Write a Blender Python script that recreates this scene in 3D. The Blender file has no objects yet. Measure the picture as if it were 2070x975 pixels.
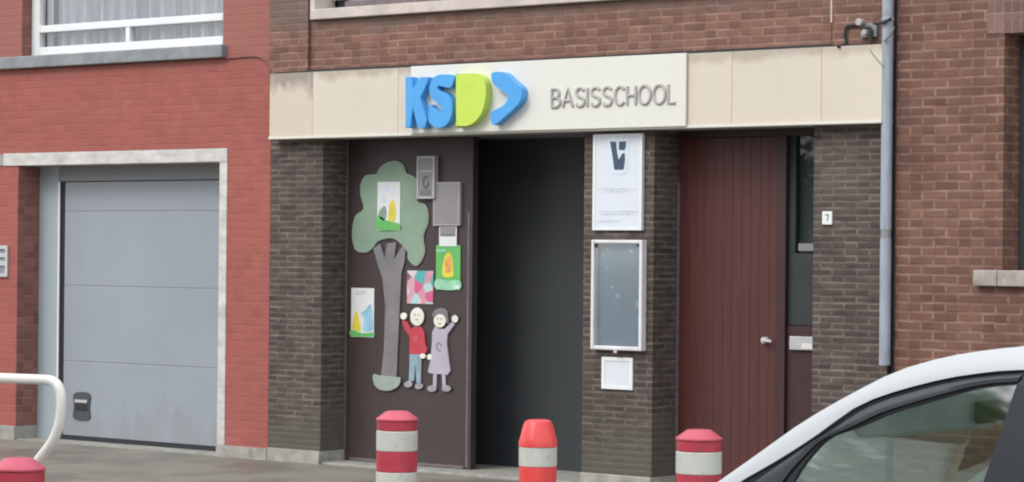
import bpy, bmesh, math, random
from mathutils import Vector, Matrix
R = math.radians
random.seed(7)
scene = bpy.context.scene
COL = scene.collection

# ------------------------------------------------------------------ camera
YAW, PITCH, ROLL = 0.68382013, 0.0036049, 0.00968134
F = Vector((-math.sin(YAW)*math.cos(PITCH), math.cos(YAW)*math.cos(PITCH), math.sin(PITCH)))
RT = Vector((math.cos(YAW), math.sin(YAW), 0)); UP = RT.cross(F)
R2 = RT*math.cos(ROLL)+UP*math.sin(ROLL); U2 = -RT*math.sin(ROLL)+UP*math.cos(ROLL)
cd = bpy.data.cameras.new('camera'); cam = bpy.data.objects.new('camera', cd); COL.objects.link(cam)
cam.matrix_world = Matrix(((R2.x, U2.x, -F.x, 14.5*math.tan(YAW)), (R2.y, U2.y, -F.y, -14.5), (R2.z, U2.z, -F.z, 1.72), (0, 0, 0, 1)))
cd.sensor_width = 36; cd.lens = 36*5300/2070; cd.clip_start = .1; cd.clip_end = 800
scene.camera = cam

# ------------------------------------------------------------------ sky, sun, exposure
SUN_EL, SUN_DIR = 44, Vector((-.24, -.971, 0))          # overcast light mostly from upper left, in front of the walls
w = bpy.data.worlds.new('World'); scene.world = w; w.use_nodes = True
nt = w.node_tree; bg = nt.nodes['Background']
sky = nt.nodes.new('ShaderNodeTexSky'); sky.sky_type = 'NISHITA'; sky.sun_disc = False
sky.sun_elevation = R(SUN_EL); sky.sun_rotation = math.atan2(SUN_DIR.x, SUN_DIR.y)
sky.air_density = 1; sky.dust_density = 3
hs = nt.nodes.new('ShaderNodeHueSaturation'); hs.inputs['Saturation'].default_value = .55; hs.inputs['Value'].default_value = 1.0
nt.links.new(sky.outputs[0], hs.inputs['Color']); 
tcw = nt.nodes.new('ShaderNodeTexCoord'); nzw = nt.nodes.new('ShaderNodeTexNoise'); nzw.inputs['Scale'].default_value = 2.2; nzw.inputs['Detail'].default_value = 5
nt.links.new(tcw.outputs['Generated'], nzw.inputs['Vector'])
rw = nt.nodes.new('ShaderNodeValToRGB'); rw.color_ramp.elements[0].position = .35; rw.color_ramp.elements[0].color = (4.7, 5.05, 5.6, 1); rw.color_ramp.elements[1].position = .65; rw.color_ramp.elements[1].color = (6.4, 6.8, 7.2, 1)
nt.links.new(nzw.outputs['Fac'], rw.inputs[0])
mw = nt.nodes.new('ShaderNodeMix'); mw.data_type = 'RGBA'; mw.inputs[0].default_value = .72          # cloud cover over the sky
nt.links.new(hs.outputs[0], mw.inputs[6]); nt.links.new(rw.outputs[0], mw.inputs[7]); nt.links.new(mw.outputs[2], bg.inputs[0])
bg.inputs[1].default_value = .15
sd = bpy.data.lights.new('sun', 'SUN'); sd.energy = .72; sd.angle = R(22); sd.color = (1, .98, .95)
sun = bpy.data.objects.new('sun', sd); COL.objects.link(sun)
v = Vector((SUN_DIR.x*math.cos(R(SUN_EL)), SUN_DIR.y*math.cos(R(SUN_EL)), math.sin(R(SUN_EL))))
sun.rotation_euler = v.to_track_quat('Z', 'Y').to_euler()
scene.view_settings.view_transform = 'Standard'; scene.view_settings.look = 'None'
scene.view_settings.exposure = .80; scene.view_settings.gamma = 1
scene.render.engine = 'CYCLES'
try: scene.cycles.pixel_filter_type = 'BLACKMAN_HARRIS'; scene.cycles.filter_width = 2.1
except Exception: pass

# ------------------------------------------------------------------ materials
def new_mat(name):
    m = bpy.data.materials.new(name); m.use_nodes = True
    return m, m.node_tree, m.node_tree.nodes['Principled BSDF']
def N(nt, t, **k):
    n = nt.nodes.new('ShaderNode'+t)
    for a, b in k.items(): setattr(n, a, b)
    return n
def noise(nt, vec, scale, detail=4, rough=.6):
    n = N(nt, 'TexNoise'); n.inputs['Scale'].default_value = scale; n.inputs['Detail'].default_value = detail
    n.inputs['Roughness'].default_value = rough; nt.links.new(vec, n.inputs['Vector']); return n.outputs['Fac']
def ramp(nt, fac, a, b, lo=0., hi=1.):
    n = N(nt, 'MapRange'); n.inputs['From Min'].default_value = a; n.inputs['From Max'].default_value = b
    n.inputs['To Min'].default_value = lo; n.inputs['To Max'].default_value = hi
    nt.links.new(fac, n.inputs['Value']); return n.outputs[0]
def mix(nt, fac, a, b, mode='MIX'):
    n = N(nt, 'Mix', data_type='RGBA', blend_type=mode)
    for s, x in ((0, fac), (6, a), (7, b)):
        if hasattr(x, 'links'): nt.links.new(x, n.inputs[s])
        elif s == 0: n.inputs[0].default_value = x
        else: n.inputs[s].default_value = (*x, 1)
    return n.outputs[2]
def grime(nt, vec, c, z_clean, z_dirty, col, amount, sc=(5, 5, 1.2), thr=.42):
    """run-off stains and splashed dirt: ragged patches growing towards z_dirty"""
    sp = N(nt, 'SeparateXYZ'); nt.links.new(vec, sp.inputs[0])
    mp = N(nt, 'Mapping'); mp.inputs['Scale'].default_value = sc; nt.links.new(vec, mp.inputs[0])
    nz = noise(nt, mp.outputs[0], 1.0, 6, .65)
    zf = ramp(nt, sp.outputs[2], z_clean, z_dirty, 0, 1)
    ad = N(nt, 'Math', operation='MULTIPLY_ADD'); nt.links.new(zf, ad.inputs[0]); ad.inputs[1].default_value = .45; nt.links.new(nz, ad.inputs[2])
    f = ramp(nt, ad.outputs[0], thr+.22, thr+.42, 0, amount)
    m_ = N(nt, 'Math', operation='MULTIPLY'); nt.links.new(f, m_.inputs[0]); nt.links.new(ramp(nt, zf, 0, .25), m_.inputs[1])
    return mix(nt, m_.outputs[0], c, col)
def plain(name, col, rough=.6, var=.12, scale=6., metal=0., bump=0., spec=.5, stretch=None, dirt=None, zdirt=None):
    """painted / plain surface with a slight uneven tone"""
    m, nt, b = new_mat(name)
    tc = N(nt, 'TexCoord'); vec = tc.outputs['Object']
    if stretch:
        mp = N(nt, 'Mapping'); mp.inputs['Scale'].default_value = stretch; nt.links.new(vec, mp.inputs[0]); vec = mp.outputs[0]
    f = noise(nt, vec, scale)
    dark = tuple(c*(1-var) for c in col); light = tuple(min(1, c*(1+var)) for c in col)
    c = mix(nt, ramp(nt, f, .3, .7), dark, light)
    if dirt:
        f2 = noise(nt, tc.outputs['Object'], dirt[1], 6, .7)
        c = mix(nt, ramp(nt, f2, .52, .72, 0, dirt[2]), c, dirt[0])
    if zdirt: c = grime(nt, tc.outputs['Object'], c, *zdirt)
    nt.links.new(c, b.inputs['Base Color']); b.inputs['Roughness'].default_value = rough
    b.inputs['Metallic'].default_value = metal; b.inputs['Specular IOR Level'].default_value = spec
    if bump:
        bp = N(nt, 'Bump'); bp.inputs['Strength'].default_value = bump; bp.inputs['Distance'].default_value = .004
        nt.links.new(noise(nt, vec, scale*8), bp.inputs['Height']); nt.links.new(bp.outputs[0], b.inputs['Normal'])
    return m
def brick(name, c1, c2, mortar, bw, bh, ms=.009, patch=None, mort_lo=.15, mort_hi=1., big=.18, soldier=False, bias=0., wash=.7, zd=None, vary=(.78, 1.14)):
    m, nt, b = new_mat(name)
    tc = N(nt, 'TexCoord'); sp = N(nt, 'SeparateXYZ'); nt.links.new(tc.outputs['Object'], sp.inputs[0])
    ad = N(nt, 'Math', operation='ADD'); nt.links.new(sp.outputs[0], ad.inputs[0]); nt.links.new(sp.outputs[1], ad.inputs[1])
    cb = N(nt, 'CombineXYZ')
    nt.links.new(ad.outputs[0], cb.inputs[1 if soldier else 0]); nt.links.new(sp.outputs[2], cb.inputs[0 if soldier else 1])
    wob = noise(nt, tc.outputs['Object'], 5, 2)
    wv = N(nt, 'VectorMath', operation='MULTIPLY_ADD')
    wc = N(nt, 'CombineXYZ'); nt.links.new(ramp(nt, wob, 0, 1, -.004, .004), wc.inputs[1])
    va = N(nt, 'VectorMath', operation='ADD'); nt.links.new(cb.outputs[0], va.inputs[0]); nt.links.new(wc.outputs[0], va.inputs[1])
    br = N(nt, 'TexBrick'); br.offset = 0. if soldier else .5; br.squash = 1
    for k, x in (('Scale', 1), ('Mortar Size', ms), ('Mortar Smooth', .35), ('Bias', bias), ('Brick Width', bw), ('Row Height', bh)): br.inputs[k].default_value = x
    br.inputs['Color1'].default_value = (*c1, 1); br.inputs['Color2'].default_value = (*c2, 1); br.inputs['Mortar'].default_value = (*c1, 1)
    nt.links.new(va.outputs[0], br.inputs['Vector'])
    obj_ = tc.outputs['Object']
    # tone inside and across bricks
    c = mix(nt, ramp(nt, noise(nt, obj_, 14, 3), .3, .7), br.outputs['Color'], mix(nt, .5, br.outputs['Color'], c2))
    # mortar: bright in places, dirty in others, a streaky run along the courses
    mp = N(nt, 'Mapping'); mp.inputs['Scale'].default_value = (3, 3, 14); nt.links.new(obj_, mp.inputs[0])
    mv = ramp(nt, noise(nt, mp.outputs[0], 1.6, 3), .38, .62, mort_lo, mort_hi)
    mf = N(nt, 'Math', operation='MULTIPLY'); nt.links.new(br.outputs['Fac'], mf.inputs[0]); nt.links.new(mv, mf.inputs[1])
    c = mix(nt, mf.outputs[0], c, mortar)
    mean = tuple(.5*(a_+b_)*.72+m_*.28 for a_, b_, m_ in zip(c1, c2, mortar))
    mpw = N(nt, 'Mapping'); mpw.inputs['Scale'].default_value = (1, 1, 2.6); nt.links.new(obj_, mpw.inputs[0])
    c = mix(nt, ramp(nt, noise(nt, mpw.outputs[0], 4.5, 4, .65), .38, .60, .15, wash), c, mean)
    # single bricks darker or paler than their neighbours
    vr = N(nt, 'TexWhiteNoise', noise_dimensions='2D'); sn = N(nt, 'VectorMath', operation='SNAP'); sn.inputs[1].default_value = ((bh, bw, 1) if soldier else (bw*.5, bh, 1))
    nt.links.new(va.outputs[0], sn.inputs[0]); nt.links.new(sn.outputs[0], vr.inputs['Vector'])
    hv = N(nt, 'HueSaturation'); nt.links.new(c, hv.inputs['Color']); nt.links.new(ramp(nt, vr.outputs['Value'], 0, 1, vary[0], vary[1]), hv.inputs['Value']); c = hv.outputs[0]
    big_n = ramp(nt, noise(nt, obj_, 1.3, 5), .3, .7, 1-big, 1+big*.6)
    hsv = N(nt, 'HueSaturation'); nt.links.new(c, hsv.inputs['Color']); nt.links.new(big_n, hsv.inputs['Value'])
    c = hsv.outputs[0]
    if patch:
        mp2 = N(nt, 'Mapping'); mp2.inputs['Scale'].default_value = patch[3]; nt.links.new(obj_, mp2.inputs[0])
        c = mix(nt, ramp(nt, noise(nt, mp2.outputs[0], 1, 6, .65), patch[1], patch[1]+.16, 0, patch[2]), c, patch[0])
    if zd: c = grime(nt, obj_, c, *zd)
    nt.links.new(c, b.inputs['Base Color']); b.inputs['Roughness'].default_value = .85; b.inputs['Specular IOR Level'].default_value = .25
    bp = N(nt, 'Bump'); bp.inputs['Strength'].default_value = .6; bp.inputs['Distance'].default_value = .006; bp.invert = True
    nt.links.new(br.outputs['Fac'], bp.inputs['Height']); nt.links.new(bp.outputs[0], b.inputs['Normal'])
    return m
def glass(name, refl=.45, tint=(.5, .55, .55), rough=.02):
    m, nt, b = new_mat(name); nt.nodes.remove(b); out = nt.nodes['Material Output']
    g = N(nt, 'BsdfGlossy'); g.inputs['Roughness'].default_value = rough; g.inputs['Color'].default_value = (.95, .97, .97, 1)
    t = N(nt, 'BsdfTransparent'); t.inputs['Color'].default_value = (*tint, 1)
    lw = N(nt, 'LayerWeight'); lw.inputs['Blend'].default_value = .3
    mx = N(nt, 'MixShader')
    pw = N(nt, 'Math', operation='POWER'); nt.links.new(lw.outputs['Facing'], pw.inputs[0]); pw.inputs[1].default_value = 4.
    lw.inputs['Blend'].default_value = .5
    nt.links.new(ramp(nt, pw.outputs[0], 0, 1, refl, .95), mx.inputs[0])
    nt.links.new(t.outputs[0], mx.inputs[1]); nt.links.new(g.outputs[0], mx.inputs[2]); nt.links.new(mx.outputs[0], out.inputs[0])
    return m

M = {}
M['red'] = brick('painted_red_brick', (.37, .112, .092), (.320, .096, .082), (.43, .155, .128), .20, .062, .006, ((.34, .15, .115), .56, .6, (.9, .9, 3)), .0, .75, .08, wash=.85, zd=(2.95, 3.4, (.32, .17, .135), .38, (1.2, 1.2, 6)), vary=(.94, 1.04))
M['rednat'] = brick('brown_red_brick', (.30, .125, .10), (.23, .10, .085), (.36, .20, .17), .20, .062, .008, None, .1, .8, .12)
M['upper'] = brick('weathered_red_brick', (.245, .120, .088), (.18, .088, .067), (.36, .235, .185), .185, .0545, .010, ((.28, .21, .165), .57, .5, (1.2, 1.2, 5)), .0, 1., .18, wash=.6, zd=(3.30, 3.45, (.17, .13, .11), .6, (2, 2, 8)))
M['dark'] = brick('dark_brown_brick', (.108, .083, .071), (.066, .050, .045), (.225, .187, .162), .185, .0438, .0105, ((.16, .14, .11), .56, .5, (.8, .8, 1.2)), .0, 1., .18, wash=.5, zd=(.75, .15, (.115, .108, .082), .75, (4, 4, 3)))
M['right'] = brick('russet_brick', (.205, .098, .072), (.145, .070, .054), (.335, .22, .17), .176, .059, .0105, ((.24, .16, .12), .57, .5, (.8, .8, 1.4)), .05, 1., .18, wash=.5)
M['soldier'] = brick('russet_upright_brick', (.24, .14, .12), (.18, .10, .085), (.35, .25, .215), .23, .062, .008, None, .2, .9, .15, True)
M['beige'] = plain('beige_stone_panel', (.66, .58, .48), .55, .035, 1.5, dirt=((.48, .41, .33), 3., .25), zdirt=(2.93, 3.055, (.33, .27, .21), .6, (2.6, 2.6, 1.6), .47))
M['beige2'] = plain('cream_stone_panel', (.66, .58, .475), .55, .03, 1.2, dirt=((.52, .45, .37), 3.5, .22), zdirt=(2.93, 3.055, (.34, .28, .22), .5, (3, 3, 1.6), .48))
M['beigestain'] = plain('stained_stone_panel', (.62, .54, .445), .55, .04, 1.5, dirt=((.48, .41, .33), 3., .25), zdirt=(2.78, 3.055, (.26, .21, .165), .8, (5, 5, 2.2), .44))
M['trim'] = plain('pale_trim', (.72, .68, .60), .5, .05, 9)
M['board'] = plain('white_sign_board', (.73, .71, .64), .35, .02, 1)
M['white'] = plain('white_paint', (.80, .81, .80), .35, .03, 3)
M['stone'] = plain('grey_stone', (.34, .325, .29), .8, .25, 9, bump=.4, dirt=((.16, .15, .13), 8, .5))
M['stonelight'] = plain('pale_stone', (.60, .57, .53), .7, .22, 4, bump=.3, stretch=(1, 1, 3), dirt=((.34, .31, .29), 5, .6))
M['bluestone'] = plain('bluestone_sill', (.25, .26, .265), .6, .2, 6, bump=.2)
M['pinkstone'] = plain('pinkish_sill_stone', (.58, .50, .45), .7, .15, 5, bump=.2, dirt=((.3, .25, .23), 9, .4))
M['garage'] = plain('grey_garage_door', (.30, .325, .36), .45, .05, 1.2, dirt=((.265, .285, .315), 2.5, .35), zdirt=(.75, .12, (.20, .20, .19), .3, (7, 7, 2.5), .5))
M['frame'] = plain('grey_blue_frame', (.36, .42, .45), .5, .05, 3, stretch=(1, 1, .3))
M['header'] = plain('grey_header', (.25, .25, .26), .5, .05, 3)
M['black'] = plain('black_rubber', (.02, .02, .024), .6, .1)
M['darkgrey'] = plain('charcoal_plastic', (.06, .065, .075), .45, .1)
M['leaf'] = plain('brown_painted_wood', (.056, .037, .036), .5, .10, 4, stretch=(6, 6, .5), dirt=((.085, .066, .07), 2, .5))
M['leafedge'] = plain('worn_door_edge', (.17, .13, .13), .6, .2, 12)
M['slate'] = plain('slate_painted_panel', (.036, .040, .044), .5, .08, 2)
M['door'] = plain('red_brown_stained_wood', (.090, .026, .023), .45, .16, 6, stretch=(9, 9, .45), dirt=((.062, .030, .028), 3, .6))
M['doordark'] = plain('dark_red_brown_wood', (.050, .020, .021), .5, .12, 5, stretch=(6, 6, .4))
M['panelgrey'] = plain('grey_green_panel', (.032, .038, .040), .6, .1, 5)
M['metal'] = plain('brushed_aluminium', (.55, .54, .54), .4, .08, 10, metal=.3)
M['zinc'] = plain('zinc_pipe', (.33, .365, .42), .45, .14, 7, stretch=(4, 4, .6), dirt=((.22, .24, .28), 5, .5))
M['cable'] = plain('black_cable', (.03, .026, .026), .6)
M['cablegrey'] = plain('grey_cable', (.22, .22, .22), .6)
M['cablered'] = plain('painted_over_cable', (.22, .08, .075), .7)
M['ceramic'] = plain('white_ceramic', (.75, .72, .72), .25)
M['blue'] = plain('sky_blue_letter', (.075, .36, .76), .35, .05, 9)
M['green'] = plain('lime_green_letter', (.55, .71, .09), .35, .04, 9)
M['grey_letter'] = plain('grey_letter', (.42, .40, .375), .5)
M['navy'] = plain('dark_blue_print', (.055, .08, .125), .5, .3, 30)
M['halo'] = plain('pale_blue_print', (.66, .74, .83), .5)
M['faint'] = plain('faint_grey_print', (.61, .64, .68), .5)
M['paper'] = plain('white_paper', (.74, .74, .73), .6, .02)
M['papergrey'] = plain('grey_card', (.27, .25, .26), .5, .06, 5, dirt=((.22, .2, .21), 6, .5))
M['paperlite'] = plain('pale_grey_edge', (.46, .44, .45), .5, .1, 12)
M['sage'] = plain('sage_green_paint', (.24, .34, .25), .6, .14, 3, dirt=((.26, .33, .27), 5, .6))
M['sagelite'] = plain('pale_sage_edge', (.42, .46, .39), .6)
M['trunk'] = plain('grey_paint', (.21, .195, .205), .6, .15, 6)
M['basep'] = plain('pale_green_grey_paint', (.33, .38, .32), .6, .1, 8)
M['skin'] = plain('cream_paint', (.80, .76, .68), .5)
M['shirt'] = plain('red_paint', (.52, .05, .075), .5, .1)
M['jeans'] = plain('pale_blue_paint', (.27, .37, .43), .5, .2, 14)
M['dress'] = plain('lilac_grey_paint', (.46, .41, .48), .5, .08)
M['hair'] = plain('grey_brown_paint', (.20, .18, .19), .6)
M['shoe'] = plain('grey_shoe_paint', (.34, .31, .34), .6, .2, 20)
M['pgreen'] = plain('green_print', (.13, .46, .12), .5, .12, 12)
M['pgreen2'] = plain('pale_green_print', (.30, .60, .40), .5, .2, 18)
M['porange'] = plain('orange_print', (.70, .33, .10), .5, .3, 30)
M['pyellow'] = plain('yellow_print', (.72, .60, .06), .5, .15, 14)
M['pblue'] = plain('light_blue_print', (.30, .55, .68), .5, .2, 14)
M['bol_red'] = plain('dull_crimson_paint', (.46, .04, .065), .5, .2, 9, dirt=((.22, .06, .06), 16, .65))
M['bol_top'] = plain('pink_red_cap', (.56, .09, .13), .4, .1, 8)  # cap colour, paler and pinker than the red bands
M['bol_white'] = plain('grimy_white_band', (.56, .56, .50), .45, .08, 8, dirt=((.30, .30, .26), 34, .5))
M['bol_orange'] = plain('bright_red_plastic', (.80, .075, .07), .35, .08, 7)
M['hoop'] = plain('cream_enamel_tube', (.78, .76, .70), .25, .04, 9)
M['carwhite'] = plain('white_car_paint', (.60, .61, .62), .2, .01, 2)
M['carglass'] = glass('car_glass', .24, (.74, .80, .77), .045)
M['headliner'] = plain('light_grey_lining', (.74, .77, .80), .9)
M['seat'] = plain('dark_seat_cloth', (.07, .07, .075), .9)
M['winglass'] = glass('window_glass', .08, (.96, .97, .98))
M['caseglass'] = glass('display_case_glass', .12, (.95, .96, .96), .1)
M['caseback'] = plain('blue_grey_backing', (.20, .26, .32), .7, .16, 3, dirt=((.27, .29, .28), 9, .35))
M['curtain'] = plain('grey_net_curtain', (.33, .33, .34), .9, .28, 9, stretch=(3, 3, .15))
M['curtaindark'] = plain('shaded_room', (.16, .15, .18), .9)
M['asphalt'] = plain('asphalt', (.055, .055, .055), .85, .25, 20, bump=.4)
M['kerb'] = plain('kerb_stone', (.30, .29, .27), .8, .2, 6, bump=.3)
M['rooftile'] = plain('dark_roof_tiles', (.07, .06, .06), .8, .2, 8)
M['leafs'] = plain('green_leaves', (.30, .42, .17), .6, .5, 1.2)
M['bark'] = plain('bark', (.12, .09, .07), .9, .3, 10, bump=.6)
M['lamp'] = plain('red_lamp_plastic', (.4, .02, .02), .2)
M['lampw'] = plain('clear_lamp_plastic', (.7, .72, .75), .1)

def paving():
    m, nt, b = new_mat('paving')
    tc = N(nt, 'TexCoord'); o = tc.outputs['Object']
    br = N(nt, 'TexBrick'); br.offset = .0
    for k, x in (('Scale', 1), ('Mortar Size', .006), ('Mortar Smooth', .4), ('Brick Width', .3), ('Row Height', .3)): br.inputs[k].default_value = x
    br.inputs['Color1'].default_value = (.255, .232, .192, 1); br.inputs['Color2'].default_value = (.22, .20, .167, 1); br.inputs['Mortar'].default_value = (.18, .165, .14, 1)
    nt.links.new(o, br.inputs['Vector'])
    c = mix(nt, ramp(nt, noise(nt, o, 9, 8, .7), .3, .7, 0, .6), br.outputs['Color'], (.225, .205, .17))
    wet = ramp(nt, noise(nt, o, 1.1, 6, .68), .46, .56)
    c = mix(nt, ramp(nt, wet, 0, 1, 0, .5), c, (.125, .115, .092))
    nt.links.new(c, b.inputs['Base Color']); nt.links.new(ramp(nt, wet, 0, 1, .85, .45), b.inputs['Roughness'])
    bp = N(nt, 'Bump'); bp.inputs['Strength'].default_value = .4; bp.inputs['Distance'].default_value = .004
    nt.links.new(noise(nt, o, 60, 4), bp.inputs['Height']); nt.links.new(bp.outputs[0], b.inputs['Normal'])
    return m
M['paving'] = paving()
def patchwork():
    m, nt, b = new_mat('pink_patchwork_print')
    tc = N(nt, 'TexCoord'); mp = N(nt, 'Mapping'); mp.inputs['Scale'].default_value = (1, 1, .9); nt.links.new(tc.outputs['Object'], mp.inputs[0])
    vo = N(nt, 'TexVoronoi'); vo.inputs['Scale'].default_value = 15; nt.links.new(mp.outputs[0], vo.inputs['Vector'])
    sp = N(nt, 'SeparateColor'); nt.links.new(vo.outputs['Color'], sp.inputs[0])
    r = N(nt, 'ValToRGB'); r.color_ramp.interpolation = 'CONSTANT'
    cs = [(0, (.62, .12, .24)), (.2, (.66, .36, .42)), (.38, (.72, .60, .62)), (.55, (.10, .42, .42)), (.68, (.22, .12, .22)), (.78, (.64, .28, .36)), (.9, (.45, .62, .62))]
    e = r.color_ramp.elements; e[0].position = 0; e[0].color = (*cs[0][1], 1); e[1].position = cs[1][0]; e[1].color = (*cs[1][1], 1)
    for p_, c_ in cs[2:]: x = e.new(p_); x.color = (*c_, 1)
    nt.links.new(sp.outputs[0], r.inputs[0]); nt.links.new(r.outputs[0], b.inputs['Base Color']); b.inputs['Roughness'].default_value = .5
    return m
M['patch'] = patchwork()

# ------------------------------------------------------------------ helpers
def BM(): return bmesh.new()
def box(bm, x0, x1, y0, y1, z0, z1):
    vs = [bm.verts.new(c) for c in ((x0, y0, z0), (x1, y0, z0), (x1, y1, z0), (x0, y1, z0), (x0, y0, z1), (x1, y0, z1), (x1, y1, z1), (x0, y1, z1))]
    for f in ((0, 3, 2, 1), (4, 5, 6, 7), (0, 1, 5, 4), (1, 2, 6, 5), (2, 3, 7, 6), (3, 0, 4, 7)): bm.faces.new([vs[i] for i in f])
    return bm
def smooth_closed(pts, n=3):
    out = []; k = len(pts)
    for i in range(k):
        p0, p1, p2, p3 = [Vector(pts[(i+j) % k]) for j in (-1, 0, 1, 2)]
        for s in range(n):
            t = s/n
            out.append(.5*((2*p1)+(p2-p0)*t+(2*p0-5*p1+4*p2-p3)*t*t+(3*p1-p0-3*p2+p3)*t**3))
    return out
def prism(bm, pts, y0, y1):
    """outline in the xz plane, from y0 (front, towards the street) back to y1"""
    a = [bm.verts.new((p[0], y0, p[1])) for p in pts]; b = [bm.verts.new((p[0], y1, p[1])) for p in pts]
    f1 = bm.faces.new(a); f2 = bm.faces.new(b)
    n = len(pts)
    for i in range(n): bm.faces.new((a[i], a[(i+1) % n], b[(i+1) % n], b[i]))
    f1.normal_update(); f2.normal_update(); bmesh.ops.triangulate(bm, faces=[f1, f2])
    return bm
def tube(bm, pts, r, seg=10, closed=False):
    pts = [Vector(p) for p in pts]; rings = []
    for i, p in enumerate(pts):
        d = (pts[min(i+1, len(pts)-1)]-pts[max(i-1, 0)]).normalized()
        a = d.orthogonal().normalized() if i == 0 else (prev - d*prev.dot(d)).normalized()
        prev = a; b = d.cross(a)
        rings.append([bm.verts.new(p+(a*math.cos(2*math.pi*k/seg)+b*math.sin(2*math.pi*k/seg))*r) for k in range(seg)])
    for A, B in zip(rings, rings[1:]):
        for k in range(seg): bm.faces.new((A[k], A[(k+1) % seg], B[(k+1) % seg], B[k]))
    bm.faces.new(rings[0][::-1]); bm.faces.new(rings[-1])
    return bm
def lathe(bm, prof, cx, cy, seg=32):
    rings = [[bm.verts.new((cx+r*math.cos(2*math.pi*k/seg), cy+r*math.sin(2*math.pi*k/seg), z)) for k in range(seg)] for r, z in prof]
    for A, B in zip(rings, rings[1:]):
        for k in range(seg): bm.faces.new((A[k], A[(k+1) % seg], B[(k+1) % seg], B[k]))
    bm.faces.new(rings[0][::-1]); bm.faces.new(rings[-1])
    return bm
def spline(pts, n=6):
    out = []; P = [Vector(p) for p in pts]
    for i in range(len(P)-1):
        p0 = P[max(i-1, 0)]; p1 = P[i]; p2 = P[i+1]; p3 = P[min(i+2, len(P)-1)]
        for s in range(n):
            t = s/n; out.append(.5*((2*p1)+(p2-p0)*t+(2*p0-5*p1+4*p2-p3)*t*t+(3*p1-p0-3*p2+p3)*t**3))
    return out+[P[-1]]
def obj(name, bm, mat, parent=None, bevel=0, smooth=False, label=None):
    bmesh.ops.recalc_face_normals(bm, faces=bm.faces)
    me = bpy.data.meshes.new(name); bm.to_mesh(me); bm.free(); me.materials.append(mat)
    o = bpy.data.objects.new(name, me); COL.objects.link(o)
    if smooth:
        for p in me.polygons: p.use_smooth = True
        me.set_sharp_from_angle(angle=R(35))
    if parent:
        o.parent = parent
        root = parent
        o.matrix_parent_inverse = world_of(parent).inverted()
    if bevel:
        b = o.modifiers.new('bevel', 'BEVEL'); b.width = bevel; b.segments = 2; b.limit_method = 'ANGLE'
    if label: o['label'] = label
    return o
def world_of(o):
    m = Matrix.Translation(o.location)
    return world_of(o.parent) @ o.matrix_parent_inverse @ m if o.parent else m
def thing(name, label, cat, loc, group=None):
    o = bpy.data.objects.new(name, None); COL.objects.link(o); o.location = loc; o.empty_display_size = .2
    o['label'] = label; o['category'] = cat
    if group: o['group'] = group
    return o
def tag(o, label, cat, group=None):
    o['label'] = label; o['category'] = cat
    if group: o['group'] = group
    return o
def struct(name, bm, mat):
    o = obj(name, bm, mat); o['kind'] = 'structure'; return o
def B(name, mat, parent, *b, bevel=0, label=None):
    bm = BM()
    for q in (b if isinstance(b[0], (tuple, list)) else [b]): box(bm, *q)
    return obj(name, bm, M[mat], parent, bevel, label=label)

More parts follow.
